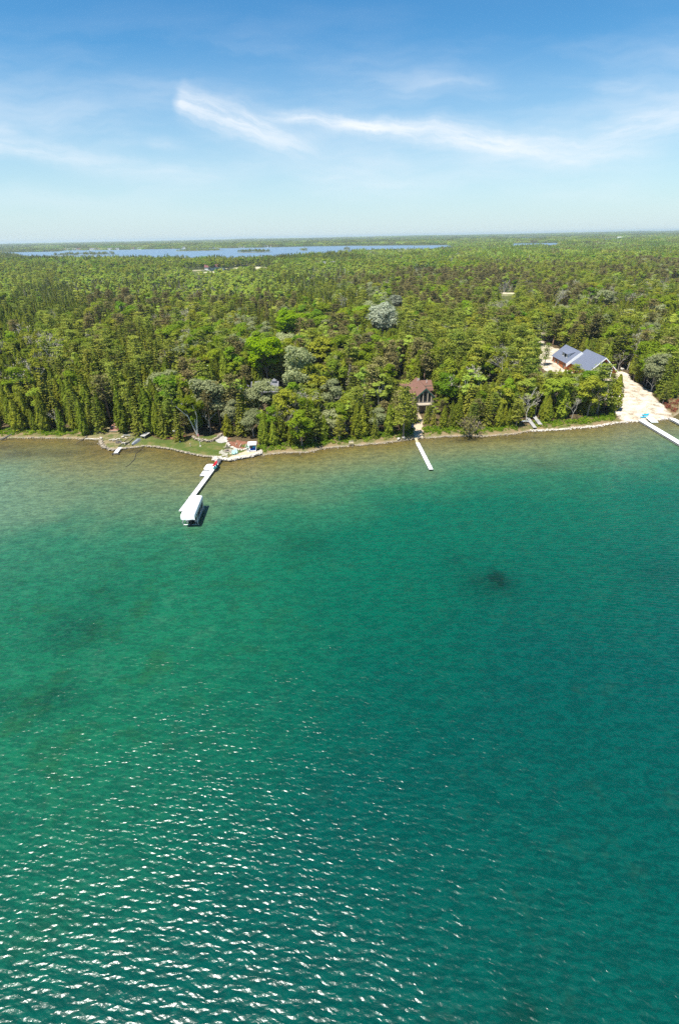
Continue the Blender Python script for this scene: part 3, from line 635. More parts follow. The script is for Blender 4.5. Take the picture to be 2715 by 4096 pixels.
special('pine_tree', 2385, 1655, 1455, 95, 'airy pine standing in front of the unfinished gable')
special('pine_tree', 2425, 1632, 1515, 36, 'thin pine at the edge of the bare sand slope')
special('pine_tree', 2283, 1575, 1458, 62, 'pine with bare grey trunk before the long orange wall')
special('pine_tree', 2175, 1462, 1372, 34, 'small sparse pine standing in the pale sandy yard')
special('leafless_shrub', 1876, 1742, 1662, 96, 'brown leafless bush leaning over the shore right of the centre dock')
special('bare_tree', 2008, 1235, 1120, 52, 'leafless grey tree right of the forest road clearing')
special('bare_tree', 2210, 1262, 1150, 72, 'spreading leafless grey tree above the sandy driveway')
special('bare_tree', 2345, 1240, 1165, 38, 'slim white leafless tree right of the driveway')
special('spruce_tree', 565, 1738, 1590, 56, 'dark spruce at the back of the rough dry lawn')
special('spruce_tree', 722, 1760, 1640, 62, 'dark spruce with bare foot at the top of the green lawn')
special('spruce_tree', 405, 1728, 1590, 54, 'narrow spruce left of the red-brown deck steps')
special('cedar_tree', 500, 1728, 1590, 60, 'golden-green cedar touching the red-brown deck')
special('red_pine_tree', 445, 1690, 1500, 84, 'grey-brown pine leaning over the dark gap by the deck steps')
special('red_pine_tree', 845, 1730, 1560, 52, 'rusty pine behind the curved stone wall')
special('cedar_tree', 915, 1745, 1655, 66, 'rounded cedar above the stone path by the red-brown bank')
special('maple_tree', 1930, 1560, 1452, 70, 'bright maple midway between the two visible house roofs')
special('silver_poplar_tree', 2410, 1240, 1160, 100, 'soft grey-green round tree beyond the driveway')
special('pine_tree', 2062, 1706, 1600, 60, 'pine behind the two beached dock sections')
special('pine_tree', 300, 1190, 1130, 60, 'tall pine poking above the pale aspen band on the left')
special('bare_tree', 240, 1720, 1632, 62, 'pale leaning birch-like bare tree at the far left shore')
used = [(s_[2], s_[3]) for s_ in SPECIAL]
for s_ in SPECIAL:      # neighbours in front stay low enough for these crowns to show
    if s_[0] in ('silver_poplar_tree', 'white_poplar_tree', 'lime_maple_tree', 'birch_tree', 'maple_tree', 'aspen_tree', 'oak_tree') or (s_[0] in ('red_pine_tree', 'bare_tree') and s_[2] > 60):
        m_ = PARTS[s_[0]][s_[1]]; a_ = proj((s_[2], s_[3], s_[4]+s_[8])); b_ = proj((s_[2], s_[3], s_[4])); hw_ = abs(proj((s_[2]+m_[3]*s_[6]*.33, s_[3], s_[4]+5))[0]-proj((s_[2], s_[3], s_[4]+5))[0])
        KEEP.append(((a_[0]-hw_, a_[1], a_[0]+hw_, a_[1]+.62*(b_[1]-a_[1])), s_[3]-.5))
def try_tree(x, y, dens_sp, jit_h=1., front=False):
    z = H(x, y)
    px, py = proj((x, y, z+7))
    if px < -170 or px > 2890: return
    sp = pick(dict(cedar_tree=60, spruce_tree=30, pine_tree=5, oak_tree=3)) if front and rng.uniform() < (.75 if px < 700 or px > 1640 else .4) else pick(stands(zone(px, py, y, x), x, y)); var = int(rng.integers(len(PARTS[sp]))); m = PARTS[sp][var]
    s_ = rng.uniform(.72, 1.3)*1.04*jit_h*SPEC[sp][3]/m[2]
    if sp in ('pine_tree', 'red_pine_tree'): s_ *= .9
    sq = rng.uniform(.95, 1.3)
    for _ in range(3):
        if not blocked(x, y, z, m[2]*s_, m[3]*s_*sq, y): break
        s_ *= .62; sq *= 1.1
    else: return
    if m[2]*s_ < 3.2: return
    TREES.append((sp, var, x, y, z, s_, sq))
def clear(x, y):
    for P_ in (LAWN, SAND, SAND2, BEACH, PATHB, DRIVE):
        if bool(inpoly(np.array([x]), np.array([y]), P_)[0]): return True
    for (a, b, c, d) in HOUSES:
        if a-.5 < x < c+.5 and b-.5 < y < d+.5: return True
    return False
FARCLEAR = [(G(790, 1090, 2)[:2], 13), (G(865, 1092, 2)[:2], 22), (G(1010, 1078, 2)[:2], 34), (G(1700, 1092, 2)[:2], 16), (G(2020, 1182, 2)[:2], 9), (G(2545, 1148, 2)[:2], 6), (G(2690, 1150, 2)[:2], 6), (G(800, 1105, 2)[:2], 8)]
FARB = [(G(861, 1088, 2)[:2], 10), (G(972, 1068, 2)[:2], 8)]
def fieldclear(x, y):
    for (c, r) in FARCLEAR:
        # open ground reaches towards the viewer because the tree tops in front would hide it
        L = math.hypot(*c); ux, uy = c[0]/L, c[1]/L; al = (x-c[0])*ux+(y-c[1])*uy; pe = -(x-c[0])*uy+(y-c[1])*ux
        if abs(pe) < r and -L*.22 < al < r*.6: return True
    return False
# shoreline row
cand = []
step = 2.75
yy = 108.
for band, (y0, y1, st) in enumerate([(108, 200, 3.15), (200, 260, 3.8), (260, 420, 4.8), (420, 700, 6.2), (700, 1030, 7.8)]):
    gy = np.arange(y0, y1, st)
    for yv in gy:
        hw = yv*.72+10
        for xv in np.arange(-hw, hw, st):
            cand.append((xv+rng.uniform(-.42, .42)*st, yv+rng.uniform(-.42, .42)*st))
cand = np.array(cand); sc = sd(cand[:, 0], cand[:, 1])
ins = np.zeros(len(cand), bool)
for P_ in (LAWN, SAND, SAND2, BEACH, PATHB, DRIVE): ins |= inpoly(cand[:, 0], cand[:, 1], P_)
for (a, b, c_, d_) in HOUSES: ins |= (cand[:, 0] > a-.6) & (cand[:, 0] < c_+.6) & (cand[:, 1] > b-.6) & (cand[:, 1] < d_+.6)
for (x, y), s_, q in zip(cand, sc, ins):
    if q: continue
    px, _py = proj((x, y, 1))
    lim = 4.0 if px < 330 else (2.2 if px < 1650 else (5.2 if px < 2450 else 5.0))
    if s_ < lim: continue
    if y > 350 and fieldclear(x, y): continue
    if any((x-a)**2+(y-b)**2 < 2.2**2 for a, b in used): continue
    try_tree(x, y, None, (.72 if s_ < lim+2.2 else (.9 if s_ < lim+6 else 1.)), s_ < lim+5 or (px < 1000 and s_ < 24 and y < 160))
# the 300 that show largest: those nearest to the camera and inside the frame
def inframe(t_):
    px, py = proj((t_[2], t_[3], t_[4]+5)); return -10 < px < 2725
vis = [t_ for t_ in TREES if inframe(t_)]; vis.sort(key=lambda t_: math.hypot(t_[2], t_[3]))
NI = 300-len(SPECIAL); near = vis[:NI]; nearset = set(id(t_) for t_ in near); rest = [t_ for t_ in TREES if id(t_) not in nearset]
WORD = {'cedar_tree': 'yellow-green columnar cedar', 'spruce_tree': 'dark green layered spruce', 'pine_tree': 'green white pine', 'maple_tree': 'bright green maple', 'lime_maple_tree': 'lime green maple', 'oak_tree': 'olive-yellow young oak', 'aspen_tree': 'pale green aspen', 'silver_poplar_tree': 'silver-green poplar', 'red_pine_tree': 'rusty brown pine', 'birch_tree': 'white-trunked birch', 'bare_tree': 'leafless grey tree', 'dead_cedar_tree': 'dead grey cedar', 'thin_cedar_tree': 'thin half-bare cedar', 'leafless_shrub': 'leafless shrub', 'white_poplar_tree': 'white poplar'}
def ordn(n):
    s_ = {1: 'st', 2: 'nd', 3: 'rd'}.get(n % 10 if n % 100 not in (11, 12, 13) else 0, 'th'); return f'{n}{s_}'
def zname(px, front):
    if px < 400: a = 'left of the lawns'
    elif px < 1000: a = 'behind the lawns'
    elif px < 1640: a = 'left of centre dock'
    elif px < 2120: a = 'right of centre dock'
    elif px < 2430: a = 'left of sand slope'
    else: a = 'right of sand slope'
    return ('front row' if front else 'second row'), a
def plant(sp, var, x, y, z, s_, sq, label, group, rz):
    m = PARTS[sp][var]; e = empty(sp, (x, y, z-.05), rz, label=label, cat='shrub' if 'shrub' in sp else 'tree', group=group)
    e.scale = (s_*sq, s_*sq, s_)
    link('trunk', m[1], e); link('crown', m[0], e)
groups = {}
for t_ in near:
    px, py = proj((t_[2], t_[3], t_[4])); ss = float(sd(np.array([t_[2]]), np.array([t_[3]]))[0])
    groups.setdefault((t_[0],)+zname(px, ss < 9), []).append((px, t_))
for (sp, fr_, zn), L in groups.items():
    L.sort(key=lambda q: q[0])
    for i, (px, t_) in enumerate(L):
        lab = f'{WORD[sp]}, the only one in the {fr_} {zn}' if len(L) == 1 else f'{WORD[sp]}, {ordn(i+1)} of {len(L)} from left, {fr_} {zn}'
        plant(*t_[:7], lab, 'trees of the shore forest', random.uniform(0, 6.28))
for (sp, var, x, y, z, s_, sw, lab, h) in SPECIAL:
    m = PARTS[sp][var]; e = empty(sp, (x, y, z-.05), random.uniform(0, 6.28) if sp not in ('birch_tree',) else 3.3, label=lab, cat='shrub' if 'shrub' in sp else 'tree', group='trees of the shore forest')
    e.scale = (sw, sw, s_); link('trunk', m[1], e); link('crown', m[0], e)
# ------------------------------------------------------------------ forest mass behind: one object instancing tree meshes on points
srcs = bpy.data.collections.new('forest_tree_kinds'); idx = {}; k = 0
for sp in SPEC:
    for v, tr in enumerate(SPEC[sp][0]):
        if sp == 'leafless_shrub': continue
        ob = bpy.data.objects.new('kind_%03d' % k, tr.both('forest_tree', FO[SPEC[sp][1]], MT[SPEC[sp][2]])); srcs.objects.link(ob); idx[(sp, v)] = k; k += 1
def addc(key, tr, mat):
    global k
    ob = bpy.data.objects.new('kind_%03d' % k, tr.crown('forest_patch', FO[mat])); srcs.objects.link(ob); idx[key] = k; k += 1
for v in range(2):
    for nm, mt, cf_ in (('g', 'broad', .15), ('p', 'palegreen', .15), ('b', 'brown', .5), ('d', 'spruce', .7), ('o', 'olive', .3), ('c', 'cedar', .6), ('s', 'silver', .2)):
        addc(('m'+nm, v), cluster(None, 30, 16, 110, 1.25, 12.5, 4.2, conif=cf_), mt)
        if nm in 'gpdoc': addc(('f'+nm, v), cluster(None, 110, 64, 46, 4.6, 13, 9., conif=cf_), mt)
PT = []   # x y z scale sq rot idx
for t_ in rest: PT.append((t_[2], t_[3], t_[4]-.1, t_[5]*t_[6], t_[5], rng.uniform(0, 6.28), idx[(t_[0], t_[1])]))
def lakefree(x, y, m=0):
    ok = ~inpoly(x, y, LAKE)
    for q in SLIV: ok &= ~inpoly(x, y, q)
    return ok
ISL = []
def band(y0, y1, st, pre, sc_, kinds):
    c = []
    y = y0
    while y < y1:
        hw = y*.70+40; s_ = st
        for x in np.arange(-hw, hw, s_): c.append((x+rng.uniform(-.4, .4)*s_, y+rng.uniform(-.4, .4)*s_))
        y += s_
    c = np.array(c); ok = lakefree(c[:, 0], c[:, 1]); hz = hgt(c[:, 0], c[:, 1])
    for (x, y), o_, z in zip(c, ok, hz):
        if not o_ or (y < 1400 and fieldclear(x, y)): continue
        px, py = proj((x, y, z+8)); kd = pick(kinds(px, py, x, y)); PT.append((x, y, z-.1, sc_*rng.uniform(.9, 1.1), rng.uniform(.75, 1.2)*(1 if pre == 'm' else 1.1), rng.choice((0, 1.57, 3.14, 4.71)), idx[(pre+kd, int(rng.integers(2)))]))
def patchn(x, y, s_, o_=0): return math.sin(x/s_+o_)*math.sin(y/s_*1.3+2*o_)+.5*math.sin(x/s_*2.3+y/s_*1.7+o_)
def kinds_mid(px, py, x, y):
    n = patchn(x, y, 130, 1); q = py+(px-1357)*.019
    if px < 240 and y > 1350: return dict(d=45, c=40, g=8)
    if 850 < px < 1480 and 1025 < q < 1075: return dict(d=55, g=14, c=18, o=12)
    if px > 1450: return dict(g=40+15*n, p=34, o=12, b=8-5*n, c=8, s=2)
    if n > .3: return dict(g=45, o=25, p=15, c=15)
    return dict(g=25, c=28, d=18, p=12, o=14, s=3)
def kinds_far(px, py, x, y):
    n = patchn(x, y, 700, 2); return dict(g=26+14*n, c=24, d=16-8*n, o=14, p=14)
band(1030, 2100, 25., 'm', 1., kinds_mid)
band(2100, 3400, 34., 'm', 1.25, kinds_mid)
band(3400, 8000, 92., 'f', 1., kinds_far)
band(8000, 13500, 240., 'f', 2.3, kinds_far)
def points_obj(name, PT):
    A = np.array(PT, float); me = bpy.data.meshes.new(name); me.vertices.add(len(A)); me.vertices.foreach_set('co', A[:, :3].copy().ravel())
    a = me.attributes.new('size', 'FLOAT_VECTOR', 'POINT'); a.data.foreach_set('vector', np.stack([A[:, 3], A[:, 3], A[:, 4]], 1).astype(np.float32).ravel())
    a = me.attributes.new('turn', 'FLOAT_VECTOR', 'POINT'); a.data.foreach_set('vector', np.stack([A[:, 5]*0, A[:, 5]*0, A[:, 5]], 1).astype(np.float32).ravel())
    a = me.attributes.new('which', 'INT', 'POINT'); a.data.foreach_set('value', A[:, 6].astype(np.int32))
    o = link(name, me); ng = bpy.data.node_groups.new(name, 'GeometryNodeTree')
    ng.interface.new_socket('Geometry', in_out='INPUT', socket_type='NodeSocketGeometry'); ng.interface.new_socket('Geometry', in_out='OUTPUT', socket_type='NodeSocketGeometry')
    N = ng.nodes; gi = N.new('NodeGroupInput'); go = N.new('NodeGroupOutput'); iop = N.new('GeometryNodeInstanceOnPoints'); ci = N.new('GeometryNodeCollectionInfo')
    ci.inputs['Collection'].default_value = srcs; ci.inputs['Separate Children'].default_value = True; ci.inputs['Reset Children'].default_value = True
    def na(nm, ty): q = N.new('GeometryNodeInputNamedAttribute'); q.data_type = ty; q.inputs[0].default_value = nm; return q.outputs[0]
    L = ng.links; L.new(gi.outputs[0], iop.inputs['Points']); L.new(ci.outputs[0], iop.inputs['Instance']); iop.inputs['Pick Instance'].default_value = True
    L.new(na('which', 'INT'), iop.inputs['Instance Index'])
    er = N.new('FunctionNodeEulerToRotation'); L.new(na('turn', 'FLOAT_VECTOR'), er.inputs[0]); L.new(er.outputs[0], iop.inputs['Rotation'])
    L.new(na('size', 'FLOAT_VECTOR'), iop.inputs['Scale']); L.new(iop.outputs[0], go.inputs[0])
    md = o.modifiers.new('forest', 'NODES'); md.node_group = ng; return o
fo = points_obj('forest', PT); tag(fo, 'mixed forest of cedars, pines and young hardwoods running back to the horizon', 'forest', kind='stuff')
# islands of the far lake
t = NT('island_soil'); t.pbr(t.mix(t.noise(t.pos(), .2), (.12, .13, .05), (.2, .18, .12)), .95)
ISLM = t.m
def island(px0, px1, py, dy, label, kd=('g', 'c', 'd'), hs=1.):
    a = G(px0, py, LZ); b = G(px1, py, LZ); c = (a+b)/2; L = abs(b[0]-a[0])/2; D = max(18, L*dy)
    e = empty('island', (c[0], c[1], LZ), label=label, cat='island', group='wooded islands in the far lake')
    m = MB(); pl = [(math.cos(i*.3927)*L*(1+.12*math.sin(i*2.1)), math.sin(i*.3927)*D*(1+.15*math.cos(i*1.7))) for i in range(16)]; m.prism(pl, -1, .8); m.build('shore_bank', ISLM, e)
    tr = Tree(); n = max(3, int(L*D/26))
    for i in range(n):
        r_ = math.sqrt(rng.uniform())*.93; th = rng.uniform(0, 6.28); x, y = math.cos(th)*L*r_, math.sin(th)*D*r_; h = rng.uniform(7, 14)*hs*(1-.25*r_); r2 = rng.uniform(3, 5); v = shell(70); v[:, 2] = np.abs(v[:, 2])
        tr.add(np.array([x, y, h*.35])+v*np.array([r2, r2, h*.65]), 1.5, v, .5, 1., np.clip(rng.uniform()+rng.normal(0, .15, 70), 0, 1))
    link('wood', tr.crown('wood', FO[kd[0]]), e)
island(720, 880, 1003, .35, 'long low wooded island, left one in the far blue lake', ('cedar',), .8)
island(957, 1080, 1009.5, .5, 'dark green wooded island in the middle of the far lake', ('cedar',), 1.)
island(1202, 1230, 1003, .9, 'tiny round tree-covered islet, third island from left', ('cedar',), .95)
island(1374, 1400, 998.5, .9, 'tiny ragged islet, rightmost island in the far lake', ('spruce',), .9)
island(232, 440, 1021, .16, 'dark wooded headland island at the left end of the far lake', ('spruce',), 1.1)
# ------------------------------------------------------------------ docks and boats
def frame(A, B):
    dx, dy = B[0]-A[0], B[1]-A[1]; return math.hypot(dx, dy), math.atan2(-dx, dy)
def dock(name, label, A, B, wd, z, mat='dock_white', nleg=6, group=None, truss=False, legz=-1.2, legtop=.5, cat='dock', sec=3., zb=None):
    L, rz = frame(A, B); e = empty(name, (A[0], A[1], z), rz, label=label, cat=cat, group=group)
    n = max(1, round(L/sec)); tilt = ((zb if zb is not None else z)-z)/L
    for i in range(n):
        y0, y1 = L*i/n+.012, L*(i+1)/n-.012
        m = MB(); m.slab([(-wd/2, y0, tilt*y0), (wd/2, y0, tilt*y0), (wd/2, y1, tilt*y1), (-wd/2, y1, tilt*y1)], .06)
        m.build('deck_section', MT[mat], e)
    for s_ in (-1, 1):
        m = MB(); x = s_*(wd/2+.02)
        if truss:
            m.tube((x, 0, -.05), (x, L, -.05), .05); m.tube((x, 0, -.38), (x, L, -.38), .05); k = int(L/.75)
            for i in range(k+1): m.tube((x, L*i/k, -.05), (x, L*(i+.5*(i < k))/k, -.38), .025, n=4)
        else: m.slab([(x-.025, 0, .012), (x+.025, 0, .012), (x+.025, L, .012+tilt*L), (x-.025, L, .012+tilt*L)], .16)
        m.build('side_rail', MT['alu'] if mat == 'dock_white' or truss else MT[mat], e)
    for i in range(nleg):
        for s_ in (-1, 1):
            y = L*(i+.5)/nleg; MB().tube((s_*(wd/2+.06), y, legz-z), (s_*(wd/2+.06), y, legtop+tilt*y), .03).build('leg', MT['alu'], e)
    return e, L, rz
D1A = np.array([-30.2, 118.9]); D1B = np.array([-30.5, 115.6]); D1C = np.array([-32.75, 91.2])
dock('gangway', 'dark grey gangway joining the shore to the longest white dock', D1A, D1B, .98, .62, 'dock_dark', 1, sec=4, legtop=.1)
dock('dock', 'longest white dock, running past the boat lift on the left', D1B, D1C, 1.05, .60, 'dock_white', 8, 'docks along the shore', legtop=.35)
dock('ramp', 'short tan plank ramp onto the white dock in the centre', G(1661.5, 1751, .5)[:2], G(1669, 1771, .5)[:2], .62, .5, 'tan', 1, sec=4, legtop=.0)
dock('dock', 'thin white dock in the centre below the brown-roofed house', (21.5, 128.1), (22.2, 110.1), .95, .48, 'dock_white', 6, 'docks along the shore', legtop=.4)
e3, L3, r3 = dock('dock', 'white trussed dock beside the blue kayaks on the right', (90.2, 142.9), (90.3, 113.), 1.75, .62, 'dock_white', 4, 'docks along the shore', truss=True, legtop=-.1)
e4, L4, r4 = dock('dock', 'white dock cut off by the right edge of the photograph', (99.6, 143.2), (99.9, 122.), 1.6, .75, 'dock_white', 3, 'docks along the shore', truss=True, legtop=-.1)
for e_, ps in ((e3, (4.5, 10.5, 16.5, 22.5)), (e4, (5., 12.))):
    for y in ps:
        m = MB()
        m.tube((-1.22, y, -.6), (-1.0, y, -.6), .27, n=14); wl_ = m.build('dock_wheel', MT['dark_metal'], e_); wl_.data.name = 'dock_wheel'
        MB().tube((-1.26, y, -.6), (-.9, y, -.6), .07).build('hub', MT['alu'], wl_)
def on(p, z=0.): return (float(p[0]), float(p[1]), z)
a, b = T(2108, 1676), T(2138, 1715)
dock('beached_dock_section', 'lower of two grey dock sections pulled up on the shore', a[:2], b[:2], .95, a[2]+.45, 'dock_grey', 2, 'dock sections stored on the shore', legz=0, legtop=.0, sec=3, zb=b[2]+.35)
a, b = T(2119, 1654), T(2158, 1707)
dock('beached_dock_section', 'upper, longer grey dock section standing on legs ashore', a[:2], b[:2], 1.0, a[2]+.75, 'dock_grey', 2, 'dock sections stored on the shore', legz=0, legtop=.0, sec=4.4, zb=b[2]+.75)
def hull(e, L, Wd, Hh, mat, nm='hull', open_=.0, flip=False, sharp=.75):
    n = 15; mseg = 10; vs = []; fs = []
    for i in range(n):
        u = i/(n-1); k = max(.03, math.sin(math.pi*u)**sharp); y = (u-.5)*L; lift = .14*L*.12*(abs(2*u-1)**3)*4
        for j in range(mseg):
            t_ = 2*math.pi*j/mseg; x = math.cos(t_)*Wd/2*k; z = Hh/2+math.sin(t_)*Hh/2*(.6+.4*k)*(1 if math.sin(t_) < 0 else .7)+lift
            vs.append((x, y, -z+Hh if flip else z))
    for i in range(n-1):
        for j in range(mseg): fs.append((i*mseg+j, i*mseg+(j+1) % mseg, (i+1)*mseg+(j+1) % mseg, (i+1)*mseg+j))
    fs += [tuple(range(mseg))[::-1], tuple(range((n-1)*mseg, n*mseg))]
    return MB().add(vs, fs).build(nm, mat, e, smooth=True)
def kayak(label, x, y, z, rz, mat, L=3.2, tilt=0., seat='dark_metal', group='kayaks'):
    e = empty('kayak', (x, y, z), rz, label=label, cat='kayak', group=group); e.rotation_euler[1] = tilt
    hull(e, L, .78, .36, MT[mat]); m = MB(); m.tube((0, -.05, .31), (0, -.05, .345), .15, n=12); c = m.build('cockpit', MT[seat], e); c.scale = (1, 1.7, 1)
    m = MB(); m.slab([(-.17, -.3, .34), (.17, -.3, .34), (.17, -.42, .52), (-.17, -.42, .52)], .03); m.build('seat_back', MT[seat], e); return e
rk = empty('kayak_rack', (-30.35, 113.3, .62), math.radians(-5), label='metal rack holding the red and teal kayaks on the dock', cat='rack')
for s_ in (-1, 1):
    m = MB(); y = s_*.8
    m.tube((.42, y, 0), (.42, y, .85), .03); m.tube((-.42, y, 0), (-.42, y, .85), .03); m.tube((-.42, y, .72), (.5, y, .72), .03); m.tube((-.42, y, .14), (.5, y, .14), .03); m.build('upright', MT['alu'], rk)
kayak('red kayak lying on the rack at the shore end of the long dock', -30.3, 113.3, 1.36, math.radians(-7), 'red', 3.3)
kayak('teal kayak stored underneath the red kayak on the dock', -30.15, 112.9, .78, math.radians(-7), 'teal', 3.0)
a = T(2579, 1661); kayak('bright blue kayak lying on the sand, the one further from the water', a[0], a[1], a[2]+.05, math.radians(-72), 'cyan', 3.0)
a = T(2573, 1670); kayak('bright blue kayak lying on the sand, the one nearer the water', a[0], a[1], a[2]+.05, math.radians(-76), 'cyan', 3.0)
kb = T(1648, 1708); e = kayak('slate blue canoe lying in shade beside the path to the water', kb[0], kb[1], kb[2]+.12, math.radians(-12), 'slate_blue', 4.0, .25)
a = T(2101, 1689); e = empty('rowing_boat', (a[0], a[1], a[2]+.1), math.radians(80), label='dark small boat turned over behind the beached dock sections', cat='boat'); hull(e, 2.8, 1.15, .5, MT['grey_hull'], flip=True, sharp=.5); MB().box((0, 0, .5), (.05, 2.2, .05)).build('keel', MT['dark_metal'], e)
# swim raft
a = [G(x, y, z_) for x, y, z_ in [(2581,1667,1.0),(2609,1669,1.0),(2632,1689,.35),(2604,1689,.35)]]; c = sum(a)/4
e = empty('swim_raft', on(c, c[2]), 0, label='white swim raft sloping from the sand into the water', cat='raft')
q = [tuple(p-c) for p in a]; MB().slab(q, .10).build('deck', MT['white'], e)
q2 = [(p[0]*.93, p[1]*.93, p[2]*.93-.1) for p in q]; MB().slab(q2, .22).build('float', MT['pale_teal'], e)
for (u, v) in ((.35, .62), (.62, .42), (.8, .85)):
    p = (np.array(q[0])*(1-u)+np.array(q[1])*u)*(1-v)+(np.array(q[3])*(1-u)+np.array(q[2])*u)*v
    m = MB(); m.box((p[0], p[1], p[2]+.035), (.26, .34, .06), rz=.5); m.build('mooring_cleat', MT['dark_metal'], e)
# personal watercraft lift and slatted float next to the long dock
e = empty('watercraft_platform', (-32.05, 114.3, .2), math.radians(-4), label='rounded white floating platform tied beside the kayak rack', cat='platform', group='floating platforms by the long dock')
m = MB(); n_ = 20; pl = [(1.05*math.copysign(abs(math.cos(i*6.283/n_))**.45, math.cos(i*6.283/n_)), 1.65*math.copysign(abs(math.sin(i*6.283/n_))**.45, math.sin(i*6.283/n_))) for i in range(n_)]
m.prism(pl, -.1, .28); m.build('float', MT['white'], e, bevel=.05)
m = MB(); m.prism([(x*.45, y*.8) for x, y in pl], .285, .33); m.build('cradle', simple('pale_aqua_pad', (.55, .72, .74), .5), e)
e = empty('slatted_float', (-32.15, 110.6, .2), math.radians(-4), label='grey slatted float with dark gaps against the long dock', cat='platform', group='floating platforms by the long dock')
m = MB(); m.box((-.95, 0, .1), (.12, 3.1, .2)); m.box((.95, 0, .1), (.12, 3.1, .2)); m.box((0, -1.5, .1), (1.78, .1, .2)); m.build('rim', MT['alu'], e)
for i in range(4): m = MB(); m.tube((-.86, -1.0+i*.68, .15), (.86, -1.0+i*.68, .15), .17, n=10); m.build('roller_float', MT['grey_hull'] if i % 2 else MT['alu'], e)
MB().box((0, 0, -.02), (1.76, 2.85, .06)).build('tray', MT['dark_metal'], e)
# boat lift with canopy, and the pontoon boat below
BX, BY, BR = -29.75, 89.3, math.radians(2.5)
e = empty('boat_lift', (BX, BY, 0), BR, label='boat lift under a long white canvas canopy at the dock end', cat='boat lift')
LC, WC = 8.5, 2.75; n1, n2 = 22, 11; vs = []; fs = []
prof = [(-1.0, -.52), (-.985, -.20), (-.94, .0), (-.7, .08), (-.35, .13), (0, .15), (.35, .13), (.7, .08), (.94, .0), (.985, -.30), (1.0, -.80)]
for i in range(n1):
    u = i/(n1-1); y = (u-.5)*LC; sc_ = .04*math.cos(u*math.pi*10)
    for j, (px, pz) in enumerate(prof):
        dr = -.05*abs(math.sin(u*math.pi*7)) if j in (0, 10) else (sc_*.5 if 2 < j < 8 else 0); vs.append((px*WC/2, y, 2.95+pz+dr-(.1 if i in (0, n1-1) and 1 < j < 9 else 0)))
for i in range(n1-1):
    for j in range(10): fs.append((i*11+j, i*11+j+1, (i+1)*11+j+1, (i+1)*11+j))
o = MB().add(vs, fs).build('canopy', MT['canvas'], e, smooth=True); sm_ = o.modifiers.new('thick', 'SOLIDIFY'); sm_.thickness = .03
for s_ in (-1, 1):
    vs = []; fs = []
    for j in range(11):
        px, pz = prof[j]; z0 = 2.95+pz-.1
        z1 = 1.95+.07*math.sin(j*2.1)+(.18 if s_ < 0 and j < 3 else 0)
        vs += [(px*WC/2*.99, s_*LC/2, z0), (px*WC/2*.99, s_*(LC/2+.06), min(z1, z0-.02))]
    for j in range(10): fs.append((2*j, 2*j+1, 2*j+3, 2*j+2))
    o = MB().add(vs, fs).build('end_skirt', MT['canvas'], e); q = o.modifiers.new('thick', 'SOLIDIFY'); q.thickness = .03
for sx in (-1, 1):
    for y in (-2.9, 2.9): MB().tube((sx*1.5, y, -1.6), (sx*1.42, y, 2.55), .06).build('post', MT['alu'], e)
    m = MB(); m.tube((sx*1.5, -3.4, .75), (sx*1.5, 3.4, .75), .06); m.tube((sx*1.42, -3.9, 2.5), (sx*1.42, 3.9, 2.5), .04)
    for y in (-2.9, 0., 2.9): m.tube((sx*1.46, y, .9), (sx*1.42, y+1.2, 2.5), .025)
    m.build('side_frame', MT['alu'], e)
m = MB(); m.tube((-1.5, -2.9, .1), (1.5, -2.9, .1), .06); m.tube((-1.5, 2.9, .1), (1.5, 2.9, .1), .06); m.build('cross_beam', MT['alu'], e)
e = empty('pontoon_boat', (BX-.03, BY+1.25, .1), BR, label='pontoon boat with black outboard motor parked under the white canopy', cat='boat')
for s_ in (-1, 1):
    m = MB(); m.tube((s_*.85, -3.4, .2), (s_*.85, 3.0, .2), .28, n=12); m.tube((s_*.85, 3.0, .2), (s_*.85, 3.7, .34), .28, .06, n=12); m.build('pontoon', MT['alu'], e)
MB().box((0, 0, .56), (2.3, 7., .1)).build('deck', MT['grey_hull'], e)
m = MB(); 
for (c, d) in (((-1.12, 0, .95), (.05, 6.4, .6)), ((1.12, 0, .95), (.05, 6.4, .6)), ((0, 3.2, .95), (2.2, .05, .6)), ((0, -3.2, .95), (2.2, .05, .6))): m.box(c, d)
m.build('fence', MT['dark_metal'], e)
for (x, y, d) in ((-.75, 1.9, (.6, 2.0, .45)), (.75, 1.9, (.6, 2.0, .45)), (-.7, -1.9, (.6, 1.8, .45)), (.7, -1.6, (.6, .7, .5))): m = MB(); m.box((x, y, .84), d); m.box((x*1.25, y, 1.15), (.15, d[1], .3)); m.build('seat', MT['pale_teal'], e)
MB().box((.55, .1, 1.0), (.6, .5, .8)).build('console', MT['white'], e)
m = MB(); m.box((0, -4.05, 1.0), (.42, .55, .6)); m.box((0, -4.0, .5), (.18, .25, .9)); m.tube((0, -4.1, .0), (0, -4.45, .0), .16, n=8); m.tube((0, -3.5, .7), (0, -4.0, .8), .06); m.build('outboard_motor', MT['dark_metal'], e, bevel=.04)
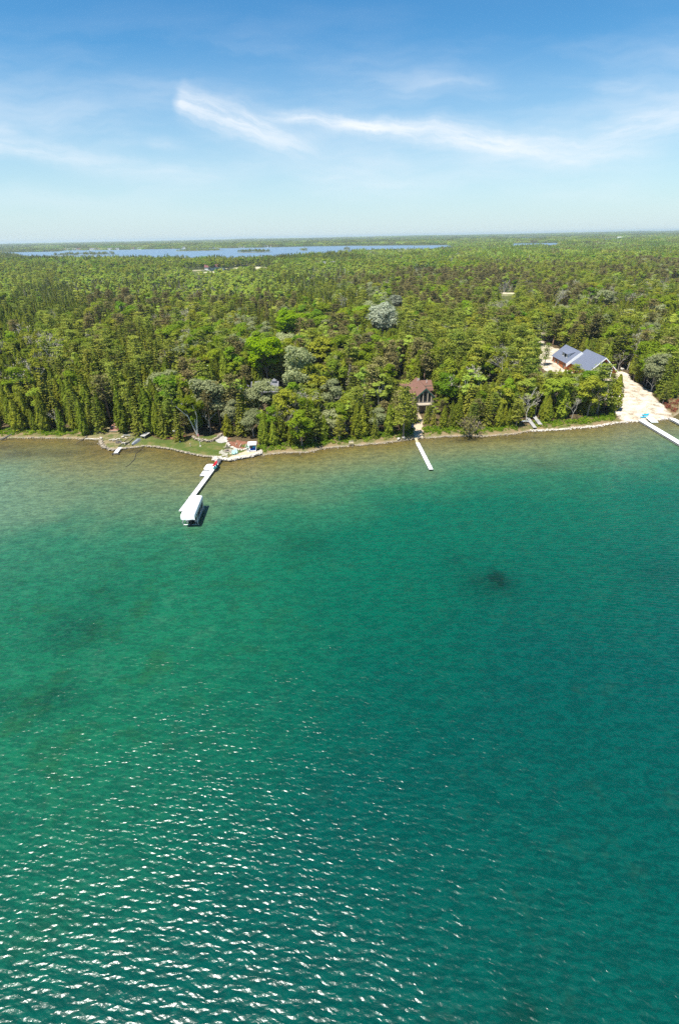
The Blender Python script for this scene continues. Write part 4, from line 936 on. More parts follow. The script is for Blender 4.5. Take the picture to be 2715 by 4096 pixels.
# ------------------------------------------------------------------ left shore: rails, boats, deck
def strip(name, P1, P2, wd, ht, mat, z=None, parent=None):
    a, b = T(*P1), T(*P2); m = MB(); d = np.array([b[0]-a[0], b[1]-a[1]]); d /= np.linalg.norm(d); n = np.array([-d[1], d[0]])*wd/2
    m.slab([(a[0]+n[0], a[1]+n[1], a[2]+ht), (b[0]+n[0], b[1]+n[1], b[2]+ht), (b[0]-n[0], b[1]-n[1], b[2]+ht), (a[0]-n[0], a[1]-n[1], a[2]+ht)], ht*.98)
    return m.build(name, MT[mat], parent)
e = empty('boat_rails', (0, 0, 0), label='dark marine rails running up the dry lawn from the water', cat='rails')
strip('rail', (474, 1790), (517, 1752), .1, .14, 'dark_metal', parent=e); strip('rail', (500, 1784), (537, 1755), .1, .14, 'dark_metal', parent=e)
for i in range(4):
    u = i/3.; strip('crosstie', (476+38*u, 1788-35*u), (502+33*u, 1782-27*u), .12, .1, 'stone_dark', parent=e)
a1, b1 = G(481, 1788, .55), G(463, 1812, .5)
dock('dock', 'short white dock with dark wheels at the rails on the left', a1[:2], b1[:2], 1.0, .5, 'dock_white', 1, 'docks along the shore', legtop=.0)
m = empty('boat_trolley', (b1[0], b1[1], .1), .2, label='dark wheeled trolley at the outer end of the short dock', cat='trolley')
for s_ in (-1, 1): MB().tube((s_*.85, -.2, .15), (s_*.7, -.2, .15), .3, n=12).build('wheel', MT['dark_metal'], m)
MB().tube((-.7, -.2, .15), (.7, -.2, .15), .05).build('axle', MT['dark_metal'], m); MB().box((0, .3, .2), (1.5, .12, .1)).build('frame', MT['dark_metal'], m)
a, b = T(529, 1782), T(556, 1760); L_, r_ = frame(b, a); e = empty('rowing_boat', ((a[0]+b[0])/2, (a[1]+b[1])/2, a[2]+.02), r_, label='upturned grey aluminium boat beside the rails on the grass', cat='boat')
vs = []; fs = []; st = [(-.5, .62, .45), (-.2, .66, .5), (.1, .62, .5), (.35, .42, .46), (.5, .05, .34)]
for (u, hw, h_) in st: vs += [(-hw, u*L_, 0), (-hw*.62, u*L_, h_*.9), (0, u*L_, h_), (hw*.62, u*L_, h_*.9), (hw, u*L_, 0)]
for i in range(4):
    for j in range(4): fs.append((i*5+j, i*5+j+1, (i+1)*5+j+1, (i+1)*5+j))
fs += [(0, 1, 2, 3, 4)]; MB().add(vs, fs).build('hull', MT['grey_hull'], e)
m = MB(); 
for x in (-.3, 0, .3): m.box((x, -.1*L_, .49), (.05, L_*.72, .04))
m.build('keel_strips', MT['alu'], e); MB().box((0, -L_*.505, .24), (1.18, .04, .46)).build('transom', MT['alu'], e)
a = T(584, 1748); e = empty('wooden_platform', (a[0], a[1], a[2]), math.radians(-18), label='weathered wooden platform on a dark base by the trees', cat='platform')
MB().slab([(-.75, -1.4, .75), (.75, -1.4, .75), (.75, 1.3, .95), (-.75, 1.3, .95)], .07).build('top', MT['dock_grey'], e); MB().box((.1, 0, .36), (1.2, 2.2, .7)).build('base', MT['dark_metal'], e)
for x, y in ((-.7, -1.3), (.7, -1.3)): MB().tube((x, y, 0), (x, y, .7), .05).build('leg', MT['dock_grey'], e)
# red-brown terraced deck with pale edges
e = empty('terraced_deck', tuple(T(465, 1712)), 0, label='red-brown terraced wooden deck with pale edges in a forest gap', cat='deck'); o_ = T(465, 1712)
def qd(L, z): return [tuple(np.append(G(x, y, z+o_[2])[:2]-o_[:2], z)) for x, y in L]
MB().slab(qd([(440,1710),(483,1708),(488,1694),(455,1693)], .75), .12).build('upper_deck', MT['deckred'], e)
MB().slab(qd([(438,1722),(487,1722),(492,1711),(442,1713)], .35), .12).build('lower_deck', MT['deckred'], e)
def edge(P1, P2, z, h_, nm):
    a, b = [np.append(G(x, y, z+o_[2])[:2]-o_[:2], z) for x, y in (P1, P2)]; L_, r_ = frame(a, b); MB().box((0, 0, 0), (.14, L_, h_)).build(nm, MT['sand_wood'] if h_ < .3 else MT['stone_white'], e, tuple((a+b)/2), r_)
edge((441, 1711), (483, 1709), .55, .5, 'retaining_wall'); edge((438, 1724), (488, 1724), .2, .22, 'step_edge'); edge((480, 1715), (493, 1714), .45, .3, 'step_edge'); edge((488, 1722), (494, 1712), .3, .22, 'step_edge'); edge((484, 1707), (498, 1706), .85, .32, 'bench_wall')
# stones, benches and fire rings on the dry lawn
def rock1(name, px, py, r, mat, label, cat='stone', group=None, sq=.6):
    a = T(px, py); m = MB(); m.rock((0, 0, r*sq*.6), r, sq=sq); o = m.build(name, MT[mat], None, tuple(a), 0); tag(o, label, cat, group); return o
def bench(px, py, L_, rz, label, mat='stone_white', name='stone_bench'):
    a = T(px, py); e = empty(name, tuple(a), rz, label=label, cat='bench', group='benches round the fire ring'); MB().box((0, 0, .42), (L_, .4, .12)).build('seat', MT[mat], e, bevel=.02)
    for s_ in (-1, 1): MB().box((s_*L_*.35, 0, .18), (.22, .34, .355)).build('leg', MT[mat], e)
bench(450, 1763, 1.7, .6, 'pale stone bench, leftmost around the charred fire ring'); bench(461, 1765, 1.3, .5, 'short stone bench just behind the charred fire ring'); bench(476, 1760, 1.1, .1, 'pale stone bench on the far side of the fire ring')
bench(509, 1746, 2.2, -.08, 'long plank bench at the upper end of the rails', 'dock_grey', 'plank_bench'); bench(496, 1777, 1.1, 0, 'white block bench between the two dark rails'); bench(510, 1774, 1., .6, 'grey block bench right of the rails near the water', 'stone')
rock1('boulder', 492, 1750, .5, 'stone_white', 'white boulder left of the upper rails on dry lawn', group='boulders on the dry lawn'); rock1('boulder', 506, 1752, .35, 'stone_white', 'small white boulder against the upper rails', group='boulders on the dry lawn')
rock1('boulder', 406, 1754, .42, 'stone_white', 'pale boulder at the corner of the log seawall', group='boulders on the dry lawn'); rock1('boulder', 409, 1764, .35, 'stone', 'second boulder below the seawall corner', group='boulders on the dry lawn'); rock1('boulder', 517, 1780, .4, 'stone', 'boulder between the rails and the upturned boat', group='boulders on the dry lawn')
def firering(px, py, r, label, n=14, mat='stone', dark=True):
    a = T(px, py); e = empty('fire_ring', tuple(a), 0, label=label, cat='fire pit', group='fire rings')
    m = MB()
    for i in range(n): t_ = 6.283*i/n; m.rock((math.cos(t_)*r, math.sin(t_)*r, .14), .24)
    m.build('stone_ring', MT[mat], e); m = MB(); m.tube((0, 0, .02), (0, 0, .08), r*.85, n=14); m.build('ash', MT['stone_dark'], e)
    for i in range(3): t_ = 1.1*i; MB().tube((-.4*math.cos(t_), -.4*math.sin(t_), .12+.05*i), (.4*math.cos(t_), .4*math.sin(t_), .16+.05*i), .06).build('charred_log', MT['dark_metal'], e)
firering(477, 1770, .75, 'charred fire ring with red bricks on the dry lawn', 9, 'stone_dark')
firering(911, 1804, .85, 'round stone fire pit set in a circle of flagstones', 16, 'stone')
# log seawall far left of the lawn
o = MB(); pts = [T(x, y-1, 0) for x, y in [(345,1757),(362,1755),(380,1757),(400,1760)]]; o.path([(p[0], p[1], .42) for p in pts], .16, 6); tag(o.build('log_seawall', MT['stone_white']), 'pale log seawall left of the dry lawn corner', 'seawall')
strip('beached_log', (382, 1734), (408, 1728), .35, .25, 'sand_wood').name = 'beached_log'; tag(bpy.data.objects['beached_log'], 'pale beached log above the left shore', 'log')
a = T(38, 1752); m = MB(); m.path([(-1.2, -1., .1), (-.3, 0, .5), (.6, .8, .9)], [.3, .25, .1], 6); m.path([(-.3, 0, .5), (.7, -.4, .8)], [.18, .05], 5); m.path([(-1.2, -1., .1), (-2.2, -.9, -.1)], [.25, .08], 5); tag(m.build('driftwood_stump', MT['stone_dark'], None, tuple(a)), 'dark driftwood stump at the water edge, far left', 'driftwood')
a = T(335, 1764); m = MB(); m.path([(-.9, -2.2, .02), (0, 0, .3), (.5, 1.8, .6)], [.05, .12, .15], 5); tag(m.build('fallen_log', MT['stone_dark'], None, (a[0], a[1], .05)), 'thin dark fallen log dipping into the shallows on the left', 'log')
# mooring rope / pipe lying in the shallows
P_ = [G(x, y, .02) for x, y in [(573,1790),(556,1806),(545,1815),(540,1836),(520,1858),(503,1868)]]; m = MB(); m.path([tuple(p) for p in P_], .09, 5); tag(m.build('water_pipe', MT['dark_metal']), 'thin dark pipe curving out into the shallows', 'pipe')
# ------------------------------------------------------------------ green lawn
def small(name, label, cat, px, py, rz=0): return empty(name, tuple(T(px, py)), rz, label=label, cat=cat)
e = small('flagpole', 'thin pale flagpole with limp red flag on the green lawn', 'flagpole', 802, 1785)
MB().tube((0, 0, 0), (0, 0, 3.7), .045, .03).build('pole', MT['white'], e); MB().box((0, 0, .06), (.5, .5, .12)).build('base', MT['stone_white'], e); m = MB(); m.slab([(0, 0, 3.6), (-.28, .05, 3.5), (-.22, .02, 2.8), (0, 0, 2.75)], .02); m.build('flag', MT['flagcloth'], e)
e = small('garden_ornament', 'small wooden garden figure standing on the green lawn', 'ornament', 763, 1786)
m = MB(); m.tube((0, 0, 0), (0, 0, .75), .12, .09); m.build('body', MT['sand_wood'], e); m = MB(); m.rock((0, 0, .88), .14, sq=1); m.build('head', MT['sand_wood'], e)
o = MB().rock((0, 0, .15), .24, sq=.9).build('white_ball', MT['white'], None, tuple(T(720, 1768))); tag(o, 'small white ball lying on the green lawn', 'ball')
e = small('white_buoy', 'white buoy hung at the forest edge above the lawn', 'buoy', 702, 1748)
o = MB(); o.rock((0, 0, 1.75), .42, sq=1); o.build('float', MT['white'], e, smooth=True); MB().tube((0, 0, 0), (0, 0, 1.5), .05).build('post', MT['bark'], e)
o = MB(); a = T(572, 1732); o.slab([(-.5, -.4, .5), (.4, -.3, .4), (.6, .6, 1.2), (-.4, .5, 1.3)], .05); tag(o.build('blue_tarp', MT['blue'], None, tuple(a)), 'blue tarp in the shade behind the dry lawn', 'tarp')
def stonewall(name, label, L, r, n, mat='stone', zz=.1, sp=.25, kind='stuff', cat='stones', top=0, z0=None):
    P_ = [T(a, b) if z0 is None else np.array([*G(a, b, z0)[:2], z0]) for a, b in L]; m = MB(); seg = [np.linalg.norm(P_[i+1]-P_[i]) for i in range(len(P_)-1)]; tot = sum(seg)
    for k_ in range(n):
        u = rng.uniform(0, tot); i = 0
        while i < len(seg)-1 and u > seg[i]: u -= seg[i]; i += 1
        p = P_[i]+(P_[i+1]-P_[i])*(u/seg[i]); q = rng.normal(0, sp, 2); rr = r*rng.uniform(.5, 1.35); m.rock((p[0]+q[0], p[1]+q[1], max(p[2], -.05)+zz*rng.uniform(.3, 1.6)), rr)
    return tag(m.build(name, MT[mat]), label, cat, None, kind)
stonewall('retaining_wall', 'curved dry stone wall between the green lawn and birches', [(772,1750),(784,1760),(806,1764),(836,1768),(856,1764),(866,1758),(885,1742)], .27, 150, 'stone', .35, .18, None, 'wall')
stonewall('garden_edging', 'pale stone edging curving from gravel path to the cabana', [(902,1750),(905,1764),(912,1776),(924,1790),(945,1799),(970,1800),(990,1797)], .26, 130, 'stone_white', .2, .16, None, 'edging')
# gravel path
def sheet(name, L, mat, dz, label=None, kind='structure'):
    P_ = [T(a, b) for a, b in L]; o = MB(); c = sum(P_)/len(P_); n = len(P_); ring = [p for p in P_]; o.add([(c[0], c[1], H(c[0], c[1])+dz)]+[(p[0], p[1], p[2]+dz) for p in ring]+[(p[0], p[1], p[2]-.3) for p in ring], [(0, 1+i, 1+(i+1) % n) for i in range(n)]+[(1+i, 1+n+i, 1+n+(i+1) % n, 1+(i+1) % n) for i in range(n)])
    q = o.build(name, MT[mat]); q['kind'] = kind; return q
sheet('gravel_path', [(862,1764),(868,1754),(878,1747),(891,1742),(902,1750),(904,1760),(901,1770),(889,1773),(875,1772)], 'gravel', .1)
sheet('mulch_bank', [(905,1752),(918,1752),(950,1762),(985,1768),(1010,1764),(1030,1772),(1010,1792),(985,1796),(950,1796),(925,1786),(910,1770)], 'mulch', .09)
sheet('mulch_bank', [(660,1748),(700,1740),(740,1742),(768,1750),(750,1756),(700,1758),(668,1756)], 'mulch', .09)
m = MB(); cF = T(911, 1806)
for k_ in range(70):
    r_ = math.sqrt(rng.uniform(.18, 1))*2.1; th = rng.uniform(0, 6.28); x, y = cF[0]+r_*math.cos(th), cF[1]+r_*math.sin(th); m.rock((x, y, H(x, y)+.03), .28, sq=.22)
for k_ in range(45):
    u = rng.uniform(); p = T(907-30*u, 1815+20*u); q = rng.normal(0, .45, 2); m.rock((p[0]+q[0], p[1]+q[1], H(p[0]+q[0], p[1]+q[1])+.03), .24, sq=.22)
tag(m.build('flagstones', MT['flag']), 'irregular flagstones round the fire pit and down to the dock', 'paving', None, 'stuff')
e = small('log_sculpture', 'stack of pale logs behind the round fire pit', 'log stack', 907, 1794, .3)
MB().tube((-.9, 0, .5), (.9, .1, .3), .09).build('log', MT['sand_wood'], e); MB().tube((-.3, .2, 0), (.1, 0, 1.2), .16).build('log', MT['sand_wood'], e); MB().tube((.4, .2, 0), (.0, 0, 1.1), .14).build('log', MT['sand_wood'], e)
m = MB(); m.rock((.35, .1, .4), .3, sq=1); m.build('root_ball', MT['stone_dark'], e)
def chair(label, px, py, rz, mat='pale_teal', z=0):
    a = T(px, py); e = empty('adirondack_chair', (a[0], a[1], a[2]+z), rz, label=label, cat='chair', group='pale green wooden chairs')
    MB().slab([(-.32, -.35, .36), (.32, -.35, .36), (.3, .3, .24), (-.3, .3, .24)], .04).build('seat', MT[mat], e)
    MB().slab([(-.32, .25, .26), (.32, .25, .26), (.36, .6, 1.05), (-.36, .6, 1.05)], .04).build('backrest', MT[mat], e)
    for s_ in (-1, 1):
        MB().box((s_*.38, 0, .58), (.12, .8, .03)).build('armrest', MT[mat], e); MB().box((s_*.35, -.36, .28), (.06, .07, .57)).build('leg', MT[mat], e); MB().box((s_*.35, .38, .28), (.06, .07, .57)).build('leg', MT[mat], e)
chair('pale green wooden chair on the beach, left of the pair', 935, 1819, .15); chair('pale green wooden chair on the beach, right of the pair', 945, 1816, .1); chair('pale green wooden chair tucked left of the white cabana', 993, 1793, -.8)
a = T(1011, 1805); e = empty('cabana', tuple(a), .08, label='white-roofed open cabana shading blue cushions on the beach', cat='cabana')
for x in (-.95, .95):
    for y in (-.6, 1.1): MB().box((x, y, 1.05), (.09, .09, 2.1)).build('post', MT['white'], e)
MB().slab([(-1.15, -.85, 2.1), (1.15, -.85, 2.1), (1.15, 1.3, 2.25), (-1.15, 1.3, 2.25)], .1).build('roof', MT['white'], e)
MB().box((0, 1.16, 1.), (1.8, .04, 1.9)).build('back_wall', MT['bark'], e); MB().box((0, .25, .25), (1.8, 1.4, .3)).build('bench', MT['white'], e)
m = MB(); m.box((.1, .25, .5), (1.5, 1.1, .2)); m.build('cushion', MT['blue'], e, bevel=.05); m = MB(); m.box((.35, .8, .8), (.5, .2, .45)); m.build('pillow', MT['cyan'], e, bevel=.05)
e = small('storage_box', 'pale grey storage box standing left of the cabana', 'box', 994, 1808, .1); MB().box((0, 0, .3), (.7, .5, .6)).build('body', MT['white'], e, bevel=.02); MB().box((0, 0, .63), (.76, .56, .05)).build('lid', MT['alu'], e)
for i, (p, q) in enumerate((((944, 1782), (949, 1776)), ((959, 1791), (966, 1779)), ((981, 1792), (988, 1778)))):
    o = strip('timber_step', p, q, .14, .35, 'sand_wood'); tag(o, ('shortest', 'middle', 'rightmost')[i]+' pale timber on the red-brown bank', 'timber', 'timbers on the bank')
a = T(1404, 1777); e = empty('bench', tuple(a), 0, label='small weathered bench alone on the shore in the middle', cat='bench')
MB().box((0, 0, .42), (1.3, .4, .06)).build('seat', MT['sand_wood'], e); MB().box((0, .22, .75), (1.3, .05, .35), rx=.15).build('backrest', MT['sand_wood'], e)
for s_ in (-1, 1): MB().box((s_*.55, 0, .2), (.08, .38, .4)).build('leg', MT['sand_wood'], e)
rock1('boulder', 1594, 1757, .55, 'stone_white', 'grey-white boulder left of the centre dock path', group='boulders on the centre shore'); rock1('boulder', 1614, 1752, .5, 'stone_white', 'white boulder nearer to the centre dock ramp', group='boulders on the centre shore')
rock1('boulder', 2486, 1478, .9, 'stone_white', 'big white boulder at the top of the sand slope')
# submerged boulders showing through the shallows
for i, (px, py) in enumerate([(213, 2083), (50, 2123), (130, 1988), (412, 2048), (8, 1988), (545, 1952)]):
    a = G(px, py, 0); m = MB(); m.rock((0, 0, -.06), .75 if i < 2 else .5, sq=.12); tag(m.build('submerged_boulder', MT['wetstone'], None, (a[0], a[1], 0)), ['brown boulder just below the surface, largest in the left shallows', 'flat boulder in the shallows at the left edge, nearest the viewer', 'boulder in the left shallows above the largest one', 'boulder in the shallows left of the boat lift', 'boulder at the very left edge of the shallows', 'small boulder in the shallows halfway to the long dock'][i], 'boulder', 'boulders in the left shallows')
# shore stones
stonewall('shore_stones', 'pale boulder edging round the dry lawn and boat rails', [(403,1762),(409,1781),(422,1792),(440,1799),(459,1801),(480,1797),(510,1794)], .22, 260, 'stone', .18, .25, z0=.2)
stonewall('shore_stones', 'stone edging along the water below the green lawn', [(512,1793),(545,1789),(574,1785),(600,1786),(631,1789),(689,1798),(746,1812),(800,1823),(815,1826),(845,1827),(862,1828)], .19, 300, 'stone', .14, .16, z0=.2)
stonewall('shore_stones', 'large pale riprap below the little beach and cabana', [(892,1838),(924,1840),(952,1835),(982,1829),(1013,1823),(1039,1815),(1042,1806)], .32, 300, 'stone_white', .25, .28, z0=.25)
stonewall('shore_stones', 'stones heaped at the shore end of the long dock', [(862,1830),(862,1845),(868,1832),(888,1836)], .3, 60, 'stone_white', .2, .3, z0=.2)
for i, (L, n, la) in enumerate([([(-60,1752),(57,1752),(172,1752),(298,1754),(344,1758)], 170, 'pebbly waterline at the left below the dense cedars'), ([(1042,1820),(1059,1821),(1088,1816),(1145,1811),(1231,1809),(1289,1795),(1402,1783),(1529,1773),(1657,1755)], 420, 'stony waterline between the cabana and the centre dock'), ([(1675,1754),(1733,1750),(1810,1745),(1937,1745),(2048,1738),(2121,1723)], 330, 'stony waterline between centre dock and beached dock sections'), ([(2121,1723),(2243,1718),(2389,1704),(2462,1691),(2550,1684),(2628,1679),(2682,1672)], 700, 'white stony waterline below the sand slope')]):
    stonewall('shore_stones', la, L, .14 if i < 3 else .18, n, 'stone_white' if i == 3 else 'stone', .06, .4, z0=.12)
m = MB()
for k_ in range(420):
    p = [T(2400+rng.uniform(0, 240), 1500+rng.uniform(0, 170)), T(2150+rng.uniform(0, 120), 1400+rng.uniform(0, 90))][int(rng.uniform() < .3)]
    if inpoly(np.array([p[0]]), np.array([p[1]]), SAND)[0]: m.rock((p[0], p[1], p[2]+.02), rng.uniform(.08, .3), sq=.5)
tag(m.build('rubble', MT['stone_white']), 'loose rubble scattered over the bare sand slope', 'rubble', None, 'stuff')
# low brush along the shore
br = Tree(); br2 = Tree()
for k_ in range(1500):
    px = rng.uniform(-60, 2720); x = G(px, 1750, 0)[0]; y0 = float(shy(x)); off = rng.uniform(1.2, 6.5)
    if inpoly(np.array([x]), np.array([y0+off]), LAWN)[0] or inpoly(np.array([x]), np.array([y0+off]), SAND)[0] or inpoly(np.array([x]), np.array([y0+off]), BEACH)[0] or inpoly(np.array([x]), np.array([y0+off]), PATHB)[0]: continue
    if sd(np.array([x]), np.array([y0+off]))[0] < 1.0: continue
    if 2090 < px < 2175 or (rng.uniform() < .45 and off < 3): continue
    r_ = rng.uniform(.3, .95); n_ = int(60*r_); v = shell(n_); v[:, 2] = np.abs(v[:, 2]); c = np.array([x, y0+off, H(x, y0+off)])+v*np.array([r_, r_, r_*.9])*rng.uniform(.5, 1, (n_, 1))
    (br if rng.uniform() < .7 else br2).add(c, .26, v, .6, 1.1)
tag(link('shore_brush', br.crown('shore_brush', FO['broad'])), 'low bright green brush between the trees and the water', 'brush', None, 'stuff')
tag(link('shore_brush', br2.crown('shore_brush', FO['olive'])), 'low olive and dry brush scattered along the shore', 'brush', None, 'stuff')
rb = Tree()
for k_ in range(60):
    p = T(2625+rng.uniform(0, 95), 1600+rng.uniform(0, 55)); n_ = 40; v = shell(n_); v[:, 2] = abs(v[:, 2])
    if sd(np.array([p[0]]), np.array([p[1]]))[0] > 1 and not inpoly(np.array([p[0]]), np.array([p[1]]), SAND)[0]: rb.add(p+v*rng.uniform(.4, .7), .25, v, .6)
tag(link('red_brush', rb.crown('red_brush', foliage('red_brush_foliage', (.16, .05, .03), (.24, .08, .05), .2))), 'reddish low brush at the right edge of the sand slope', 'brush', None, 'stuff')
# ------------------------------------------------------------------ houses
def gable(e, x0, x1, y0, y1, zb, ze, zr, wall, roof, axis='y', over=.45, rt=.16, ridge=None, wname='wall', rname='roof', gz=None):
    """walls + two roof slopes, ridge along y (or x)"""
    def P(u, v, z): return (u, v, z) if axis == 'y' else (v, u, z)
    if axis == 'x': (x0, x1, y0, y1) = (y0, y1, x0, x1)
    c = (x0+x1)/2 if ridge is None else ridge
    m = MB()
    vs = [P(x0, y0, zb), P(x1, y0, zb), P(x1, y0, ze), P(c, y0, zr), P(x0, y0, ze), P(x0, y1, zb), P(x1, y1, zb), P(x1, y1, ze), P(c, y1, zr), P(x0, y1, ze)]
    m.add(vs, [(0, 1, 2, 3, 4), (9, 8, 7, 6, 5), (0, 4, 9, 5), (1, 6, 7, 2), (4, 3, 8, 9), (3, 2, 7, 8)]); m.build(wname, MT[wall], e)
    o = []
    for s_, xe in ((-1, x0), (1, x1)):
        sl_ = (zr-ze)/abs(c-xe); xo = xe+s_*over; zo = ze-sl_*over; lift = .04
        m = MB(); m.slab([P(xo, y0-over, zo+rt+lift), P(c, y0-over, zr+rt+lift), P(c, y1+over, zr+rt+lift), P(xo, y1+over, zo+rt+lift)], rt); o.append(m.build(rname, MT[roof], e))
    return o
# new house on the right
A0 = np.array([95.5, 196., 0]); gz = H(94, 197)
e = empty('house', (A0[0], A0[1], gz), 0, label='unfinished house with blue-grey roof and orange walls on bare sand', cat='house')
zb = -2.5
def AL(x, y): return x-A0[0], y-A0[1]
f_ = lambda z: z-gz
x0, y0 = AL(89.0, 196.6); x1, y1 = AL(98.2, 210.6)
r_ = gable(e, x0, x1, y0, y1, zb, f_(5.6), f_(9.5), 'orange', 'roof_blue', over=.5)
x0b, y0b = AL(90.9, 182.0); x1b, y1b = AL(100.9, 196.9)
r2 = gable(e, x0b, x1b, y0b, y1b, zb, f_(5.7), f_(10.3), 'orange', 'roof_blue', over=.55)
cb = (x0b+x1b)/2; c1 = (x0+x1)/2
def rakes(nm, xa, xb, xc, y, ze, zr, mat, th=.1, h=.5, ov=.55):
    for s_, xe in ((-1, xa), (1, xb)):
        sl_ = (zr-ze)/abs(xc-xe); xo = xe+s_*ov; zo = ze-sl_*ov
        m = MB(); m.add([(xo, y, zo-h+.18), (xc, y, zr-h+.18), (xc, y, zr+.18), (xo, y, zo+.18), (xo, y-th, zo-h+.18), (xc, y-th, zr-h+.18), (xc, y-th, zr+.18), (xo, y-th, zo+.18)], [(0, 1, 2, 3), (7, 6, 5, 4), (0, 4, 5, 1), (3, 2, 6, 7), (0, 3, 7, 4), (1, 5, 6, 2)]); m.build(nm, MT[mat], e)
rakes('fascia_board', x0b, x1b, cb, y0b-.56, f_(5.7), f_(10.3), 'housewrap', h=.42); 
# white wrapped gable end of the rear block, standing above the front roof
rakes('gable_end', x0, x1, c1, y0-.53, f_(5.6), f_(9.5), 'housewrap', h=1.35, ov=.45)
# dormer on the left slope
dy0, dy1 = AL(0, 199.6)[1], AL(0, 204.6)[1]; dx = x0+1.1; dz0 = f_(6.3); dz1 = f_(8.2)
m = MB(); m.add([(dx, dy0, dz0), (dx, dy1, dz0), (dx, dy1, dz1), (dx, dy0, dz1), (c1-.3, dy0, dz0), (c1-.3, dy1, dz0), (c1-.3, dy1, dz1+.8), (c1-.3, dy0, dz1+.8)], [(0, 3, 2, 1), (0, 4, 7, 3), (1, 2, 6, 5), (3, 7, 6, 2), (4, 5, 6, 7)]); dm = m.build('dormer', MT['housewrap'], e)
m = MB(); m.box((dx-.03, (dy0+dy1)/2-.4, (dz0+dz1)/2+.15), (.06, 1.5, 1.15)); m.build('window', MT['glass'], dm)
m = MB(); m.slab([(dx-.4, dy0-.45, dz1+.02), (c1+.1, dy0-.45, dz1+1.15), (c1+.1, dy1+.45, dz1+1.15), (dx-.4, dy1+.45, dz1+.02)], .14); m.build('dormer_roof', MT['roof_blue'], dm)
m = MB(); m.slab([(dx-.75, dy0-.5, dz0-.33), (dx+.0, dy0-.5, dz0+.22), (dx+.0, dy1+.5, dz0+.22), (dx-.75, dy1+.5, dz0-.33)], .05); m.build('flashing', MT['housewrap'], dm)
for (x, y, w_, z_, h_) in [(x0, y0+2.2, 1.2, 1.2, 1.4), (x0, y0+8, 1.2, 1.2, 1.4), (x0, y0+11.5, 1., 1.0, 1.9), (x0b, y0b+3, 1.5, 1.6, 1.5), (x0b, y0b+8.5, 1.5, 1.6, 1.5)]:
    m = MB(); m.box((x-.05, y, z_), (.08, w_+.2, h_+.2)); wn = m.build('window', MT['cedarwood'], e); MB().box((x-.1, y, z_), (.04, w_, h_)).build('pane', MT['glass'], wn)
# big window gable facing the lake
yf = y0b-.06; zt = f_(5.2); gw = (x1b-x0b)
m = MB(); m.add([(x0b+1.6, yf, .6), (x1b-1.6, yf, .6), (x1b-1.6, yf, f_(6.6)), (cb, yf, f_(9.3)), (x0b+1.6, yf, f_(6.6))], [(0, 1, 2, 3, 4)]); gl_ = m.build('gable_window', MT['glass'], e)
for u in (-.32, -.11, .11, .32):
    x = cb+u*gw; zt_ = f_(9.8)-abs(u)*gw*.92; MB().box((x, yf-.12, (zt_+.6)/2), (.26, .16, zt_-.6)).build('mullion', MT['housewrap'], gl_)
MB().box((cb, yf-.14, f_(5.9)), (gw*.64, .14, .26)).build('transom', MT['housewrap'], gl_); MB().box((cb, yf-.14, .6), (gw*.64, .2, .28)).build('sill', MT['housewrap'], gl_)
m = MB(); m.box((cb, y0b-1.6, .25), (gw+.4, 3., .22)); m.build('deck_floor', MT['cedarwood'], e)
for x in (x0b+.2, cb-2., cb+2., x1b-.2): MB().box((x, y0b-2.9, -1.4), (.22, .22, 3.2)).build('deck_post', MT['orange'], e)
MB().box((x1b-.8, y0b-.12, .9), (1.5, .1, 1.5)).build('siding_panel', MT['orange'], e)
# brown-roofed house in the centre
gB = H(27, 158); e = empty('house', (27.2, 158., gB), math.radians(4), label='brown-roofed house with green trim and tall gable windows', cat='house'); zz = lambda z: z-gB
MT['darkwall'] = simple('grey_tan_siding', (.26, .21, .16), .8, .2)
gable(e, -2.6, 2.6, -3.9, 9.5, -1, zz(5.7), zz(8.1), 'darkwall', 'roof_brown', over=.35)
gable(e, .2, 3.9, 3.2, 9.4, -1, zz(5.6), zz(7.9), 'darkwall', 'roof_brown', axis='x', over=.35, rname='wing_roof', wname='wing_wall')
gable(e, -7.2, -.2, 1.6, 9.0, -1, zz(5.2), zz(7.7), 'darkwall', 'roof_brown', axis='x', over=.35, rname='wing_roof', wname='wing_wall')
rakes('bargeboard', -2.6, 2.6, 0, -4.28, zz(5.7), zz(8.1), 'trim_green', h=.34, ov=.38)
m = MB(); m.add([(-1.9, -3.95, zz(3.7)), (1.9, -3.95, zz(3.7)), (1.9, -3.95, zz(5.95)), (0, -3.95, zz(7.5)), (-1.9, -3.95, zz(5.95))], [(0, 1, 2, 3, 4)]); gl_ = m.build('gable_window', MT['glass'], e)
for x in (-1.9, -.72, .72, 1.9): MB().box((x, -4.03, zz(3.7)+(zz(7.55)-abs(x)*.78-zz(3.7))/2), (.26, .14, zz(7.55)-abs(x)*.78-zz(3.7))).build('post', MT['cedarwood'], gl_)
m = MB(); m.box((0, -5., zz(3.5)), (5.4, 2.2, .16)); m.build('deck_floor', MT['cedarwood'], e)
m = MB(); m.box((0, -6.05, zz(4.4)), (5.4, .06, .08))
for i in range(13): m.box((-2.6+i*.433, -6.05, zz(3.98)), (.05, .05, .84))
m.build('railing', MT['dock_grey'], e)
for x in (-2.5, 0, 2.5): MB().box((x, -5.9, zz(3.4)/2-.5), (.18, .18, zz(3.4)+1)).build('deck_post', MT['cedarwood'], e)
m = MB(); m.box((2.0, 3.05, zz(7.0)), (3.3, .1, .2)); m.build('gutter', MT['trim_green'], e)
for (x, y, z_) in ((-.35, 6.2, zz(8.3)), (.1, 6.0, zz(8.3)), (2.4, 5.2, zz(8.0))): MB().tube((x, y, z_-.5), (x, y, z_+.55), .08, n=8).build('vent_pipe', MT['white'], e)
